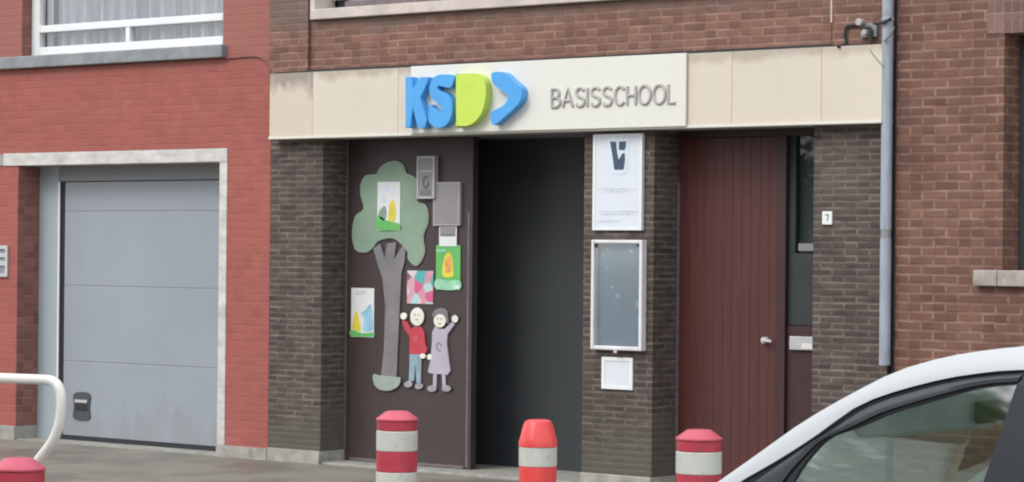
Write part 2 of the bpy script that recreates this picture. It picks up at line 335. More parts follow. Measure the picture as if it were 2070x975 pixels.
T = {
    'K': [(-0.86, 2.979),(-0.797, 2.976),(-0.786, 2.89),(-0.72, 2.972),(-0.638, 2.969),(-0.643, 2.93),(-0.714, 2.816),(-0.707, 2.799),(-0.646, 2.655),(-0.667, 2.6),(-0.737, 2.601),(-0.784, 2.741),(-0.807, 2.608),(-0.855, 2.604)],
    'S': [(-0.394, 2.971),(-0.523, 2.983),(-0.588, 2.961),(-0.624, 2.907),(-0.625, 2.858),(-0.594, 2.807),(-0.535, 2.767),(-0.504, 2.739),(-0.509, 2.714),(-0.549, 2.721),(-0.593, 2.744),(-0.622, 2.77),(-0.636, 2.709),(-0.628, 2.643),(-0.569, 2.603),(-0.497, 2.602),(-0.44, 2.639),(-0.408, 2.703),(-0.411, 2.769),(-0.431, 2.813),(-0.478, 2.85),(-0.529, 2.866),(-0.55, 2.886),(-0.537, 2.902),(-0.493, 2.892),(-0.432, 2.885),(-0.4, 2.922)],
    'D': [(-0.374, 2.958),(-0.368, 2.97),(-0.301, 2.981),(-0.194, 2.979),(-0.137, 2.954),(-0.102, 2.907),(-0.094, 2.836),(-0.11, 2.75),(-0.141, 2.686),(-0.197, 2.633),(-0.253, 2.61),(-0.31, 2.606),(-0.359, 2.611),(-0.368, 2.621)],
    'ARROW': [(-0.036, 2.979),(0.065, 2.977),(0.135, 2.928),(0.219, 2.869),(0.233, 2.826),(0.22, 2.773),(0.166, 2.721),(0.083, 2.664),(0.007, 2.617),(-0.035, 2.613),(-0.046, 2.689),(0.006, 2.72),(0.068, 2.745),(0.109, 2.792),(0.095, 2.819),(0.046, 2.853),(-0.024, 2.893),(-0.042, 2.932)],
    'crown': [(-1.358, 2.387),(-1.46, 2.365),(-1.526, 2.32),(-1.548, 2.288),(-1.653, 2.279),(-1.702, 2.218),(-1.705, 2.13),(-1.67, 2.028),(-1.755, 1.973),(-1.787, 1.869),(-1.779, 1.772),(-1.741, 1.707),(-1.645, 1.691),(-1.573, 1.724),(-1.516, 1.779),(-1.372, 1.801),(-1.271, 1.748),(-1.213, 1.69),(-1.212, 1.647),(-1.155, 1.6),(-1.099, 1.616),(-1.05, 1.702),(-1.066, 1.816),(-1.021, 1.914),(-1.022, 1.999),(-1.059, 2.06),(-1.129, 2.082),(-1.126, 2.201),(-1.158, 2.263),(-1.241, 2.293),(-1.273, 2.356)],
    'trunk': [(-1.566, 1.724),(-1.501, 1.763),(-1.449, 1.65),(-1.429, 1.763),(-1.335, 1.774),(-1.355, 1.646),(-1.271, 1.748),(-1.239, 1.732),(-1.248, 1.636),(-1.282, 1.529),(-1.279, 1.536),(-1.295, 1.26),(-1.32, 0.75),(-1.477, 0.744),(-1.45, 0.956),(-1.439, 1.29),(-1.472, 1.501),(-1.518, 1.6)],
    'base': [(-1.552, 0.769),(-1.477, 0.764),(-1.321, 0.759),(-1.276, 0.752),(-1.29, 0.696),(-1.364, 0.657),(-1.468, 0.653),(-1.536, 0.691)],
    'boyhead': [(-1.047, 1.219),(-1.052, 1.192),(-1.067, 1.17),(-1.089, 1.154),(-1.115, 1.148),(-1.142, 1.153),(-1.164, 1.167),(-1.179, 1.189),(-1.185, 1.216),(-1.18, 1.242),(-1.165, 1.265),(-1.143, 1.281),(-1.117, 1.287),(-1.091, 1.282),(-1.068, 1.267),(-1.053, 1.245)],
    'shirt': [(-1.27, 1.185),(-1.223, 1.182),(-1.175, 1.121),(-1.149, 1.142),(-1.076, 1.144),(-1.043, 1.101),(-1.033, 1.013),(-1.012, 0.97),(-1.037, 0.94),(-1.19, 0.935),(-1.189, 1.064),(-1.237, 1.117)],
    'boyhand1': [(-1.217, 1.219),(-1.22, 1.209),(-1.227, 1.201),(-1.237, 1.195),(-1.249, 1.192),(-1.262, 1.194),(-1.272, 1.199),(-1.28, 1.208),(-1.282, 1.218),(-1.28, 1.228),(-1.273, 1.237),(-1.262, 1.243),(-1.25, 1.245),(-1.238, 1.243),(-1.227, 1.238),(-1.22, 1.23)],
    'boyhand2': [(-1.026, 0.926),(-1.028, 0.918),(-1.035, 0.911),(-1.044, 0.907),(-1.055, 0.905),(-1.066, 0.906),(-1.076, 0.91),(-1.082, 0.916),(-1.084, 0.924),(-1.082, 0.931),(-1.076, 0.938),(-1.067, 0.943),(-1.056, 0.944),(-1.044, 0.943),(-1.035, 0.939),(-1.029, 0.933)],
    'trousers': [(-1.19, 0.937),(-1.073, 0.941),(-1.072, 0.858),(-1.077, 0.721),(-1.118, 0.719),(-1.13, 0.856),(-1.143, 0.735),(-1.195, 0.727),(-1.189, 0.854)],
    'boyshoe1': [(-1.156, 0.71),(-1.159, 0.701),(-1.168, 0.692),(-1.181, 0.687),(-1.197, 0.684),(-1.213, 0.685),(-1.226, 0.69),(-1.235, 0.697),(-1.239, 0.707),(-1.236, 0.716),(-1.227, 0.724),(-1.213, 0.73),(-1.198, 0.733),(-1.182, 0.731),(-1.169, 0.727),(-1.16, 0.719)],
    'boyshoe2': [(-1.051, 0.7),(-1.054, 0.691),(-1.063, 0.684),(-1.076, 0.679),(-1.091, 0.676),(-1.107, 0.677),(-1.12, 0.681),(-1.129, 0.688),(-1.133, 0.697),(-1.13, 0.705),(-1.121, 0.713),(-1.108, 0.718),(-1.092, 0.72),(-1.076, 0.719),(-1.063, 0.715),(-1.054, 0.708)],
    'girlhead': [(-0.83, 1.194),(-0.835, 1.174),(-0.848, 1.158),(-0.867, 1.146),(-0.89, 1.142),(-0.913, 1.145),(-0.933, 1.156),(-0.946, 1.172),(-0.951, 1.191),(-0.947, 1.21),(-0.934, 1.227),(-0.914, 1.238),(-0.891, 1.242),(-0.868, 1.239),(-0.848, 1.229),(-0.835, 1.213)],
    'hair': [(-0.968, 1.212),(-0.958, 1.262),(-0.889, 1.287),(-0.824, 1.265),(-0.809, 1.172),(-0.836, 1.193),(-0.86, 1.234),(-0.924, 1.233)],
    'dress': [(-0.938, 1.149),(-0.894, 1.132),(-0.844, 1.133),(-0.776, 1.186),(-0.747, 1.168),(-0.815, 1.094),(-0.821, 1.02),(-0.785, 0.825),(-0.811, 0.793),(-0.984, 0.798),(-1.004, 0.811),(-0.978, 0.905),(-0.968, 1.015),(-0.966, 1.103)],
    'girlhand1': [(-0.71, 1.212),(-0.713, 1.201),(-0.719, 1.192),(-0.729, 1.185),(-0.741, 1.183),(-0.753, 1.185),(-0.764, 1.19),(-0.771, 1.199),(-0.773, 1.21),(-0.771, 1.221),(-0.764, 1.23),(-0.754, 1.237),(-0.742, 1.239),(-0.73, 1.237),(-0.72, 1.231),(-0.713, 1.222)],
    'girlhand2': [(-0.962, 0.922),(-0.964, 0.914),(-0.969, 0.907),(-0.977, 0.902),(-0.987, 0.9),(-0.996, 0.901),(-1.004, 0.905),(-1.01, 0.912),(-1.012, 0.921),(-1.01, 0.929),(-1.005, 0.936),(-0.997, 0.941),(-0.987, 0.943),(-0.978, 0.942),(-0.97, 0.937),(-0.964, 0.931)],
    'girlleg1': [(-0.952, 0.808),(-0.917, 0.809),(-0.922, 0.7),(-0.954, 0.698)],
    'girlleg2': [(-0.869, 0.811),(-0.834, 0.812),(-0.83, 0.703),(-0.861, 0.702)],
    'girlshoe1': [(-0.914, 0.689),(-0.918, 0.68),(-0.928, 0.671),(-0.943, 0.666),(-0.96, 0.663),(-0.978, 0.664),(-0.993, 0.669),(-1.003, 0.676),(-1.007, 0.685),(-1.004, 0.695),(-0.994, 0.703),(-0.979, 0.709),(-0.961, 0.711),(-0.943, 0.71),(-0.928, 0.705),(-0.918, 0.698)],
    'girlshoe2': [(-0.775, 0.695),(-0.779, 0.685),(-0.788, 0.677),(-0.803, 0.671),(-0.821, 0.669),(-0.838, 0.67),(-0.853, 0.674),(-0.863, 0.682),(-0.867, 0.691),(-0.864, 0.7),(-0.854, 0.708),(-0.839, 0.714),(-0.821, 0.717),(-0.804, 0.716),(-0.789, 0.711),(-0.779, 0.704)],
    'p_left': [(-1.794, 1.419),(-1.564, 1.423),(-1.559, 1.056),(-1.789, 1.049)],
    'p_crown': [(-1.52, 2.229),(-1.295, 2.227),(-1.29, 1.863),(-1.516, 1.862)],
    'boxA': [(-1.107, 2.417),(-0.936, 2.415),(-0.932, 2.099),(-1.103, 2.099)],
    'panelB': [(-0.958, 2.221),(-0.705, 2.218),(-0.701, 1.901),(-0.953, 1.9)],
    'p_white': [(-0.907, 1.893),(-0.738, 1.894),(-0.736, 1.747),(-0.905, 1.746)],
    'p_green': [(-0.939, 1.753),(-0.707, 1.755),(-0.703, 1.426),(-0.934, 1.423)],
    'p_pink': [(-1.226, 1.559),(-0.97, 1.562),(-0.967, 1.319),(-1.222, 1.314)],
    'vsign': [(0.742, 2.535),(1.164, 2.527),(1.172, 1.866),(0.75, 1.865)],
    'v1': [(0.893, 2.479),(0.944, 2.478),(0.951, 2.419),(0.964, 2.367),(0.973, 2.352),(0.996, 2.392),(1.018, 2.399),(1.023, 2.359),(1.011, 2.286),(0.933, 2.285),(0.918, 2.375)],
    'v2': [(0.972, 2.477),(1.031, 2.478),(1.027, 2.44),(1.018, 2.419),(0.972, 2.422)],
    'cab1': [(2.786, 3.076),(2.781, 3.146),(2.799, 3.187),(2.851, 3.194),(2.922, 3.191)],
    'cab2': [(2.917, 3.162),(2.969, 3.169),(2.991, 3.149),(2.988, 3.054)],
    'cab3': [(3.046, 3.19),(3.083, 3.188),(3.13, 3.195),(3.173, 3.212)],
    'cab4': [(3.195, 3.157),(3.163, 3.105),(3.123, 3.072)],
    'cab5': [(3.013, 3.025),(3.054, 2.976),(3.12, 2.907)],
    'ins': [(2.913, 3.206),(2.954, 3.138)],
    'cabred': [(-2.916, 3.2),(-2.763, 3.206),(-2.574, 3.206),(-2.493, 3.18),(-2.412, 3.119)],
}


GZ = .085      # pavement height at the walls
# ------------------------------------------------------------------ ground
struct('ground', box(BM(), -300, 300, -300, 300, -.6, -.05), M['asphalt'])
struct('road', box(BM(), -60, 60, -16, -7.43, -.0499, -.03), M['asphalt'])
struct('pavement', box(BM(), -60, 60, -7.27, 6, -.049, GZ), M['paving'])
struct('kerb', box(BM(), -60, 60, -7.42, -7.2705, -.049, GZ+.004), M['kerb'])
struct('far_pavement', box(BM(), -60, 60, -22.5, -16.01, -.0495, .07), M['paving'])

# ------------------------------------------------------------------ red brick house with the garage (left)
H = 6.6
hr = thing('brick_house', 'house of plain red painted brick with a grey garage door and white window', 'house', (-6, 4, 0))
x0, x1 = -12, -2.41
gx0, gx1, gz1 = -5.375, -2.962, 2.392       # garage opening
wx0, wx1, wz0, wz1 = -5.345, -2.95, 3.315, 4.75
B('wall', 'red', hr, (x0, gx0-.004, 0, .25, .20, gz1), (x0, x1, 0, .25, gz1+.11, wz0-.11), (gx1+.085, x1, 0, .25, .175, gz1+.11), (x0, gx0-.004, 0, .25, gz1, gz1+.11),
  (x0, wx0-.004, .0, .25, wz0-.11, wz1), (wx1+.004, x1, 0, .25, wz0-.11, wz1), (x0, x1, 0, .25, wz1, H))
for q in ((gx0-.0035, gx0, .0015, .249, .2005, gz1-.001), (wx0-.0035, wx0, .0015, .2495, wz0+.0, wz1-.001)): B('reveal', 'rednat', hr, q)
B('side_wall', 'red', hr, (x0, x0+.25, .25, 8, GZ, H), (x0+.25, x1, 7.75, 8, GZ, H), (gx1+.2, x1, .2505, 7.75, GZ, H))
B('roof', 'rooftile', hr, (x0-.1, x1-.02, -.25, 8.2, H, H+.2))
for q in ((x0, gx0+.001, -.02, .24, GZ-.05, .199), (gx1+.001, x1+.001, -.02, .24, GZ-.05, .174)): B('plinth', 'stone', hr, q, bevel=.006)
B('lintel', 'stonelight', hr, (-5.56, gx1+.084, -.012, .24, gz1+.002, gz1+.107), bevel=.004)
B('lintel', 'stone', hr, (-6.6, -5.563, -.010, .24, gz1+.004, gz1+.10), bevel=.004)
B('jamb_trim', 'stonelight', hr, (gx1+.0, gx1+.083, -.008, .24, .176, gz1+.001), bevel=.004)
# garage door and its frame
gf = B('garage_frame', 'frame', hr, (gx0+.001, -5.13, .23, .30, GZ, gz1), bevel=.004)
B('frame_edge', 'white', gf, (-5.1295, -5.112, .228, .236, GZ, gz1-.13), label='bright edge strip of the frame')
B('frame_header', 'header', gf, (-5.129, gx1-.001, .235, .30, gz1-.125, gz1))
gd = B('garage_door', 'garage', hr, *[(-5.075, -2.97, .255, .30, a+.0015, b-.0015) for a, b in ((.128, .755), (.755, 1.39), (1.39, 2.014), (2.014, 2.262))], bevel=.005)
B('door_core', 'header', gd, (-5.07, -2.975, .2585, .295, .13, 2.26))
B('rubber_seal', 'black', gd, (-5.112, -5.0755, .25, .31, GZ, 2.265), (-5.0754, -2.971, .25, .31, GZ+.003, .127), (-5.0754, -2.971, .258, .31, 2.2622, 2.2665))
bm = BM(); prism(bm, smooth_closed([(-4.985, .275), (-4.80, .278), (-4.80, .375), (-4.80, .49), (-4.985, .485), (-4.985, .375)], 4), .243, .254)
for v_ in bm.verts: v_.co.x += .062
hd = obj('door_handle', bm, M['darkgrey'], gd)
B('grip_recess', 'black', hd, (-4.906, -4.756, .239, .2425, .345, .405))
B('grip_bar', 'metal', hd, (-4.906, -4.756, .235, .2425, .412, .436))
B('threshold', 'stone', hr, (gx0+.02, gx1, .0, .249, GZ-.04, GZ+.008))
# window
wn = B('window', 'white', hr, (wx0+.0, wx0+.10, .10, .17, wz0, wz1), (wx1-.10, wx1, .10, .17, wz0, wz1), (wx0+.1, wx1-.1, .10, .17, wz0, wz0+.078),
       (wx0+.1, wx1-.1, .10, .17, wz1-.08, wz1), (wx0+.1, wx1-.1, .10, .17, 3.515, 3.575), (-4.185, -4.135, .105, .165, wz0+.078, 3.515), bevel=.006)
B('pane', 'winglass', wn, (wx0+.09, wx1-.09, .135, .141, wz0+.07, wz1-.07))
bm = BM(); n = 120; xs = [wx0+.24+(wx1-wx0-.34)*i/n for i in range(n+1)]
va = [[bm.verts.new((x, .195+.026*math.sin(i*.9+1.4*math.sin(i*.21)), z)) for i, x in enumerate(xs)] for z in (wz0+.05, wz1-.02)]
for i in range(n): bm.faces.new((va[0][i], va[0][i+1], va[1][i+1], va[1][i]))
obj('net_curtain', bm, M['curtain'], wn, smooth=True)
B('net_curtain', 'curtain', wn, (wx0+.09, wx0+.175, .19, .195, wz0+.05, wz1-.02))
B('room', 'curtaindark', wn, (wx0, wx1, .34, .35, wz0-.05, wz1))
B('sill', 'bluestone', hr, (-7.5, wx1+.05, -.06, .17, wz0-.105, wz0-.004), bevel=.008)
# wall grille at the left edge
vg = thing('wall_grille', 'pale slatted metal grille on the red wall left of the garage', 'grille', (-5.58, 0, 1.45))
B('grille_frame', 'metal', vg, (-5.84, -5.485, -.02, -.002, 1.69, 1.72), (-5.84, -5.485, -.02, -.002, 1.455, 1.485), (-5.515, -5.485, -.02, -.002, 1.485, 1.69), (-5.84, -5.81, -.02, -.002, 1.485, 1.69))
B('slat', 'metal', vg, (-5.809, -5.516, -.018, -.004, 1.62, 1.655), (-5.809, -5.516, -.018, -.004, 1.55, 1.59))
B('backing', 'header', vg, (-5.809, -5.516, -.0035, -.002, 1.486, 1.689))
bm = BM(); tube(bm, spline([(x, -.012, z) for x, z in T['cabred']]), .007, 8); tag(obj('wall_cable', bm, M['cablered'], smooth=True), 'thin painted cable running from the bluestone sill across the red wall', 'cable')

# ------------------------------------------------------------------ school (middle)
sc = thing('school_building', 'school front of weathered brick above a beige stone band and dark brick piers', 'school', (.3, 4, 0))
L0, L1 = -2.405, 3.105      # outer edges
FZ0, FZ1 = 2.555, 3.055
B('wall', 'upper', sc, (-1.995, 2.66, .0, .25, FZ1-.1, 3.455), (-1.995, -1.9825, 0, .25, 3.455, 4.9), (2.3, 2.66, 0, .25, 3.455, 4.9), (-1.995, 2.66, 0, .25, 4.9, H+.4))
for q in ((L0, -2.0, -.03, .25, FZ1-.1, H+.4), (2.672, L1+.035, -.012, .25, FZ1-.1, H+.4)): B('corner_strip', 'upper', sc, q)
B('expansion_joint', 'pinkstone', sc, (2.6605, 2.6715, -.015, .2, 3.22, H+.3))
B('side_wall', 'upper', sc, (L0+.001, L0+.2, .2505, 8, GZ, H+.39), (L1-.2, L1+.03, .2505, 8, GZ, H+.39), (L0+.2, L1-.2, 7.8, 8, GZ, H+.39))
B('roof', 'rooftile', sc, (L0, L1+.03, -.2, 8.1, H+.4, H+.6))
# piers of dark brick
B('pier', 'dark', sc, (L0, -1.857, 0, .45, .185, FZ0))
B('pier', 'dark', sc, (.647, 1.248, 0, .42, .18, FZ0))
B('pier', 'dark', sc, (2.535, 3.10, 0, .45, .185, FZ0))
for q in ((L0+.001, -1.855, -.018, .449, GZ-.05, .184), (.645, 1.25, -.018, .419, GZ-.05, .179), (2.533, 3.10, -.018, .449, GZ-.05, .184)): B('plinth', 'stone', sc, q, bevel=.006)
# beige band of stone panels
xs = [-2.330, -1.876, -1.01, -.15, .72, 1.58, 1.95, 2.65, L1]
for i in range(8):
    B('fascia_panel', 'beigestain' if i == 0 else 'beige' if i not in (7, 5) else 'beige2', sc, (xs[i]+.0012, xs[i+1]-.0012, -.10, .03, FZ0+.018, FZ1), bevel=.002)
B('fascia_core', 'stone', sc, (-2.325, L1-.005, -.096, .25, FZ0+.02, FZ1-.004))
B('fascia_trim', 'trim', sc, (-2.334, L1, -.108, .06, FZ0-.002, FZ0+.0175), bevel=.003)
B('flashing', 'black', sc, (-2.325, -2.0, -.06, -.031, FZ1+.001, FZ1+.014), (-1.999, 2.66, -.05, -.001, FZ1+.001, FZ1+.022), (2.662, L1, -.05, -.013, FZ1+.001, FZ1+.014))
B('soffit', 'header', sc, (-1.856, .646, .0605, 1.4, FZ0+.0, FZ0+.015), (1.249, 2.534, .0605, .5, FZ0+.0, FZ0+.015))
# window above
sw = B('window', 'pinkstone', sc, (-1.9815, -1.93, -.03, .2, 3.459, 4.85), (2.22, 2.299, -.03, .2, 3.459, 4.85), (-1.9295, 2.219, -.05, .2, 3.457, 3.535), (-1.9815, 2.299, -.03, .2, 4.851, 4.899), bevel=.006)
for q in ((-1.929, -1.78, .14, .19, 3.62, 4.85), (.1, .17, .14, .19, 3.62, 4.85)): B('window_frame', 'white', sw, q, bevel=.004)
for q in ((-1.779, .099, .14, .19, 3.536, 3.60), (.171, 2.218, .14, .19, 3.536, 3.60)): B('bottom_rail', 'leafedge', sw, q, bevel=.004)
B('pane', 'winglass', sw, (-1.78, 2.2, .16, .166, 3.6, 4.85))
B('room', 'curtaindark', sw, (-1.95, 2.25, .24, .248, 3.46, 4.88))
# left recess: leaf with pictures, dark passage behind
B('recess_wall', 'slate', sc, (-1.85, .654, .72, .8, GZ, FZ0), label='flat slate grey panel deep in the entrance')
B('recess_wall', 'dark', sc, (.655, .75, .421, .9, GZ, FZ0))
B('threshold', 'stone', sc, (-1.855, .645, .01, .719, GZ-.03, GZ+.018), (1.25, 2.533, .01, .5, GZ-.03, GZ+.02), bevel=.004)
lf = B('door_leaf', 'leaf', sc, (-1.853, -.625, .27, .315, .105, FZ0-.004), bevel=.003, label='brown double door leaf carrying the children\'s pictures')
B('door_edge', 'leafedge', lf, (-1.8555, -1.8425, .262, .269, .11, FZ0-.01), (-.639, -.6235, .266, .269, .12, 2.0), label='worn pale door edge')
B('kick_plate', 'leafedge', lf, (-1.80, -.66, .262, .2695, .108, .128))
B('door_post', 'leaf', sc, (-.6225, -.595, .268, .33, .105, FZ0-.004))
# right recess: planked door and side light
n = 11; a, b = 1.25, 2.075; wd = (b-a)/n
bm = BM()
for i in range(n): box(bm, a+i*wd+.0006, a+(i+1)*wd-.0006, .29, .33, .11, FZ0-.05)
box(bm, a, b, .2925, .328, .108, FZ0-.052)
dr = obj('entrance_door', bm, M['door'], sc, .003)
B('door_post', 'leafedge', sc, (1.2485, 1.262, .275, .289, .12, 2.2))
B('door_head', 'doordark', sc, (1.249, 2.533, .27, .34, FZ0-.048, FZ0-.002))
bm = BM(); tube(bm, [(1.985, .29, 1.132), (1.985, .25, 1.132)], .021, 14); hk = obj('door_knob', bm, M['ceramic'], dr, smooth=True)
bm = BM(); tube(bm, [(1.985, .238, 1.132), (2.06, .238, 1.126)], .0105, 10); obj('lever', bm, M['metal'], hk, smooth=True)
B('door_jamb', 'doordark', sc, (2.078, 2.15, .26, .36, .108, FZ0-.049), bevel=.003)
sl = B('side_light', 'panelgrey', sc, (2.151, 2.20, .30, .36, 1.24, FZ0-.049), (2.2, 2.533, .30, .36, 1.24, 1.72), label='grey side panel with narrow dark window beside the door')
M['darkglass'] = glass('dark_window_glass', .03, (.9, .92, .95))
B('pane', 'darkglass', sl, (2.2, 2.533, .325, .33, 1.72, FZ0-.05))
B('pane_backing', 'slate', sl, (2.2, 2.533, .355, .362, 1.721, FZ0-.05))
B('glazing_bar', 'header', sl, (2.235, 2.533, .285, .299, 1.735, 1.785), bevel=.002)
B('side_panel', 'doordark', sc, (2.151, 2.533, .29, .36, .108, 1.235))
lb = B('letter_box', 'metal', sc, (2.185, 2.385, .262, .289, 1.075, 1.165), bevel=.004, label='pale metal letter box beside the entrance door')
B('flap', 'ceramic', lb, (2.285, 2.375, .258, .2615, 1.083, 1.12))
# black strip in the joint where the houses meet
B('joint_strip', 'black', sc, (3.1405, 3.1495, -.015, .1, GZ, H))

# ------------------------------------------------------------------ big sign with letters
sg = thing('school_sign', 'long white sign board reading KSD arrow BASISSCHOOL on the beige band', 'sign', (.36, -.12, FZ0))
B('board', 'board', sg, (-.868, 1.594, -.125, -.109, 2.566, 3.058), bevel=.003)
for key, name, mat in (('K', 'letter', 'blue'), ('S', 'letter', 'blue'), ('D', 'letter', 'green'), ('ARROW', 'arrow', 'blue')):
    pts = T[key]; bm = BM()
    prism(bm, smooth_closed(pts, 4) if key != 'K' else pts, -.195, -.126)
    obj(name, bm, M[mat], sg, .006, label={'K': 'chunky blue letter K', 'S': 'chunky blue letter S', 'D': 'solid lime green letter D', 'ARROW': 'blue arrow head pointing right'}[key])
def arc(cx, cz, rx, rz, a0, a1, n=10): return [(cx+rx*math.cos(R(a0+(a1-a0)*i/n)), cz+rz*math.sin(R(a0+(a1-a0)*i/n))) for i in range(n+1)]
G = {'B': [[(.0, 0), (0, 1)], [(0, 1), (.2, 1)]+arc(.22, .76, .2, .24, 80, -90)+[(0, .52)], [(.2, .52)]+arc(.22, .26, .26, .26, 85, -90)+[(0, 0)]],
     'A': [[(0, 0), (.27, 1), (.54, 0)], [(.1, .33), (.44, .33)]],
     'S': [arc(.25, .76, .22, .24, 25, 180, 8)[:-1]+arc(.25, .76, .22, .24, 180, 250, 5)+[(.33, .47)]+arc(.25, .24, .23, .25, 60, -155, 12)],
     'I': [[(0, 0), (0, 1)]],
     'C': [arc(.3, .5, .28, .5, 42, 318, 18)],
     'H': [[(0, 0), (0, 1)], [(.46, 0), (.46, 1)], [(0, .5), (.46, .5)]],
     'O': [arc(.32, .5, .31, .5, 0, 360, 24)],
     'L': [[(0, 1), (0, 0), (.38, 0)]]}
W = {'B': .5, 'A': .56, 'S': .5, 'I': .06, 'C': .54, 'H': .48, 'O': .64, 'L': .38}
word = 'BASISSCHOOL'; gap = .155; tot = sum(W[c] for c in word)+gap*(len(word)-1)
X = .452; sx = (1.512-.452)/tot; hz = .126
for c in word:
    bm = BM()
    for st in G[c]:
        tube(bm, [(X+px_*sx, -.128, 2.724+pz_*hz) for px_, pz_ in st], .0115, 8)
    obj('letter', bm, M['grey_letter'], sg, smooth=True)
    X += (W[c]+gap)*sx

# ------------------------------------------------------------------ things on the pier between the doors
vs_ = thing('notice_board', 'tall white panel with dark blue V emblem fixed at the top of the middle pier', 'sign', (.955, 0, 1.865))
M['cool'] = plain('cool_white_panel', (.70, .73, .78), .3, .02)
B('board', 'cool', vs_, (.745, 1.168, -.03, -.002, 1.866, 2.531), bevel=.003)
B('border', 'white', vs_, (.745, .765, -.034, -.0305, 1.867, 2.53), (1.148, 1.168, -.034, -.0305, 1.867, 2.53), (.7655, 1.1475, -.034, -.0305, 1.867, 1.886), (.7655, 1.1475, -.034, -.0305, 2.512, 2.53))
em = obj('emblem', prism(prism(BM(), T['v1'], -.0365, -.0345), T['v2'], -.0365, -.0345), M['navy'], vs_)
hal = [(.872, 2.497), (1.052, 2.497), (1.046, 2.40), (1.036, 2.265), (.915, 2.262), (.895, 2.37)]
obj('emblem_halo', prism(BM(), smooth_closed(hal, 3), -.0325, -.0305), M['halo'], em)
random.seed(3)
for z_, xa, xb in ((2.146, .79, 1.12), (2.128, .84, 1.07), (1.99, .80, 1.13), (1.972, .82, 1.10), (1.925, .80, .98)):
    x = xa; bm = BM(); box(bm, xa, xb, -.0312, -.0302, z_+.003, z_+.0055)
    while x < xb:
        l = random.uniform(.006, .016)
        if random.random() < .86: box(bm, x, x+l, -.0318, -.0302, z_, z_+random.choice((.010, .013)))
        x += l+.004
    obj('line_of_small_print', bm, M['faint'], vs_)
cs = thing('display_case', 'empty glazed display case with rounded white metal frame on the middle pier', 'display case', (.977, 0, 1.035))
B('frame', 'ceramic', cs, (.757, .782, -.062, -.002, 1.04, 1.80), (1.17, 1.196, -.062, -.002, 1.04, 1.80), (.7825, 1.1695, -.062, -.002, 1.775, 1.80), (.7825, 1.1695, -.062, -.002, 1.04, 1.068), bevel=.007)
B('backing', 'caseback', cs, (.7825, 1.1695, -.012, -.003, 1.0685, 1.7745))
B('pane', 'caseglass', cs, (.7825, 1.1695, -.052, -.048, 1.0685, 1.7745))
for q in ((.784, .806, -.058, -.0525, 1.745, 1.772), (1.148, 1.168, -.058, -.0525, 1.752, 1.772)): B('corner_hinge', 'black', cs, q)
M['spot'] = plain('paper_remnant', (.42, .44, .44), .8, .2, 30)
for (x, z, r) in ((.862, 1.735, .014), (1.07, 1.722, .016), (.905, 1.475, .014), (.955, 1.415, .018), (.95, 1.32, .009), (.83, 1.70, .01), (1.13, 1.36, .03), (.86, 1.60, .008)):
    bm = BM(); prism(bm, smooth_closed([(x+r*random.uniform(.6, 1.1)*math.cos(t*1.05), z+r*random.uniform(.6, 1.1)*math.sin(t*1.05)) for t in range(6)], 2), -.0145, -.0122)
    obj('paper_remnant', bm, M['spot'], cs)
B('latch', 'metal', cs, (.965, .995, -.069, -.0625, 1.022, 1.05))
pn = thing('wall_notice', 'small square white framed notice under the display case', 'notice', (.955, 0, .77))
B('frame', 'white', pn, (.823, .85, -.016, -.001, .768, .990), (1.062, 1.089, -.016, -.001, .768, .990), (.8505, 1.0615, -.016, -.001, .768, .795), (.8505, 1.0615, -.016, -.001, .963, .990), bevel=.002)
B('sheet', 'cool', pn, (.8505, 1.0615, -.011, -.002, .7955, .9625))
hn = thing('house_number', 'tiny white house number plate on the dark brick right of the doors', 'number plate', (2.645, 0, 1.912))
B('plate', 'white', hn, (2.609, 2.683, -.012, -.001, 1.908, 1.994), bevel=.002)
bm = BM(); box(bm, 2.632, 2.662, -.0145, -.0125, 1.968, 1.975); tube(bm, [(2.659, -.0135, 1.968), (2.647, -.0135, 1.932)], .003, 6)
obj('numeral', bm, M['hair'], hn)

# ------------------------------------------------------------------ pictures on the door leaf
def flat(name, key, mat, parent, y0=.255, y1=.268, sm=0, label=None, bevel=.003):
    pts = T[key]; pts = smooth_closed(pts, sm) if sm else pts
    return obj(name, prism(BM(), pts, y0, y1), M[mat], parent, bevel, label=label)
def shrink(pts, d):
    c = sum((Vector(p) for p in pts), Vector((0, 0)))/len(pts); return [tuple(c+(Vector(p)-c)*d) for p in pts]
tr = thing('tree_cutout', 'painted wooden cut-out of a tree with sage green crown on brown door', 'cut-out', (-1.4, .27, .65))
cr = flat('crown', 'crown', 'sagelite', tr, .2565, .268, 3)
obj('crown_paint', prism(BM(), shrink(smooth_closed(T['crown'], 3), .978), .2530, .2562), M['sage'], cr)
tk = flat('trunk', 'trunk', 'trunk', tr, .2555, .268, 0)
flat('trunk_base', 'base', 'basep', tr, .2495, .2625, 3)
by = thing('boy_cutout', 'painted cut-out of a waving boy in red top and blue trousers', 'cut-out', (-1.11, .27, .68))
flat('head', 'boyhead', 'skin', by, .252, .262); flat('shirt', 'shirt', 'shirt', by, .2525, .268); flat('hand', 'boyhand1', 'skin', by, .2505, .2615); flat('hand', 'boyhand2', 'skin', by, .2505, .2615)
flat('trousers', 'trousers', 'jeans', by, .2545, .268); flat('shoe', 'boyshoe1', 'shoe', by, .2515, .263); flat('shoe', 'boyshoe2', 'shoe', by, .2515, .263)
gl = thing('girl_cutout', 'painted cut-out of a waving girl in a long lilac grey dress', 'cut-out', (-.89, .27, .66))
flat('hair', 'hair', 'hair', gl, .2555, .268, 2); flat('head', 'girlhead', 'skin', gl, .2515, .2552); flat('dress', 'dress', 'dress', gl, .2525, .268)
flat('hand', 'girlhand1', 'skin', gl, .2505, .2522); flat('hand', 'girlhand2', 'skin', gl, .2505, .2522)
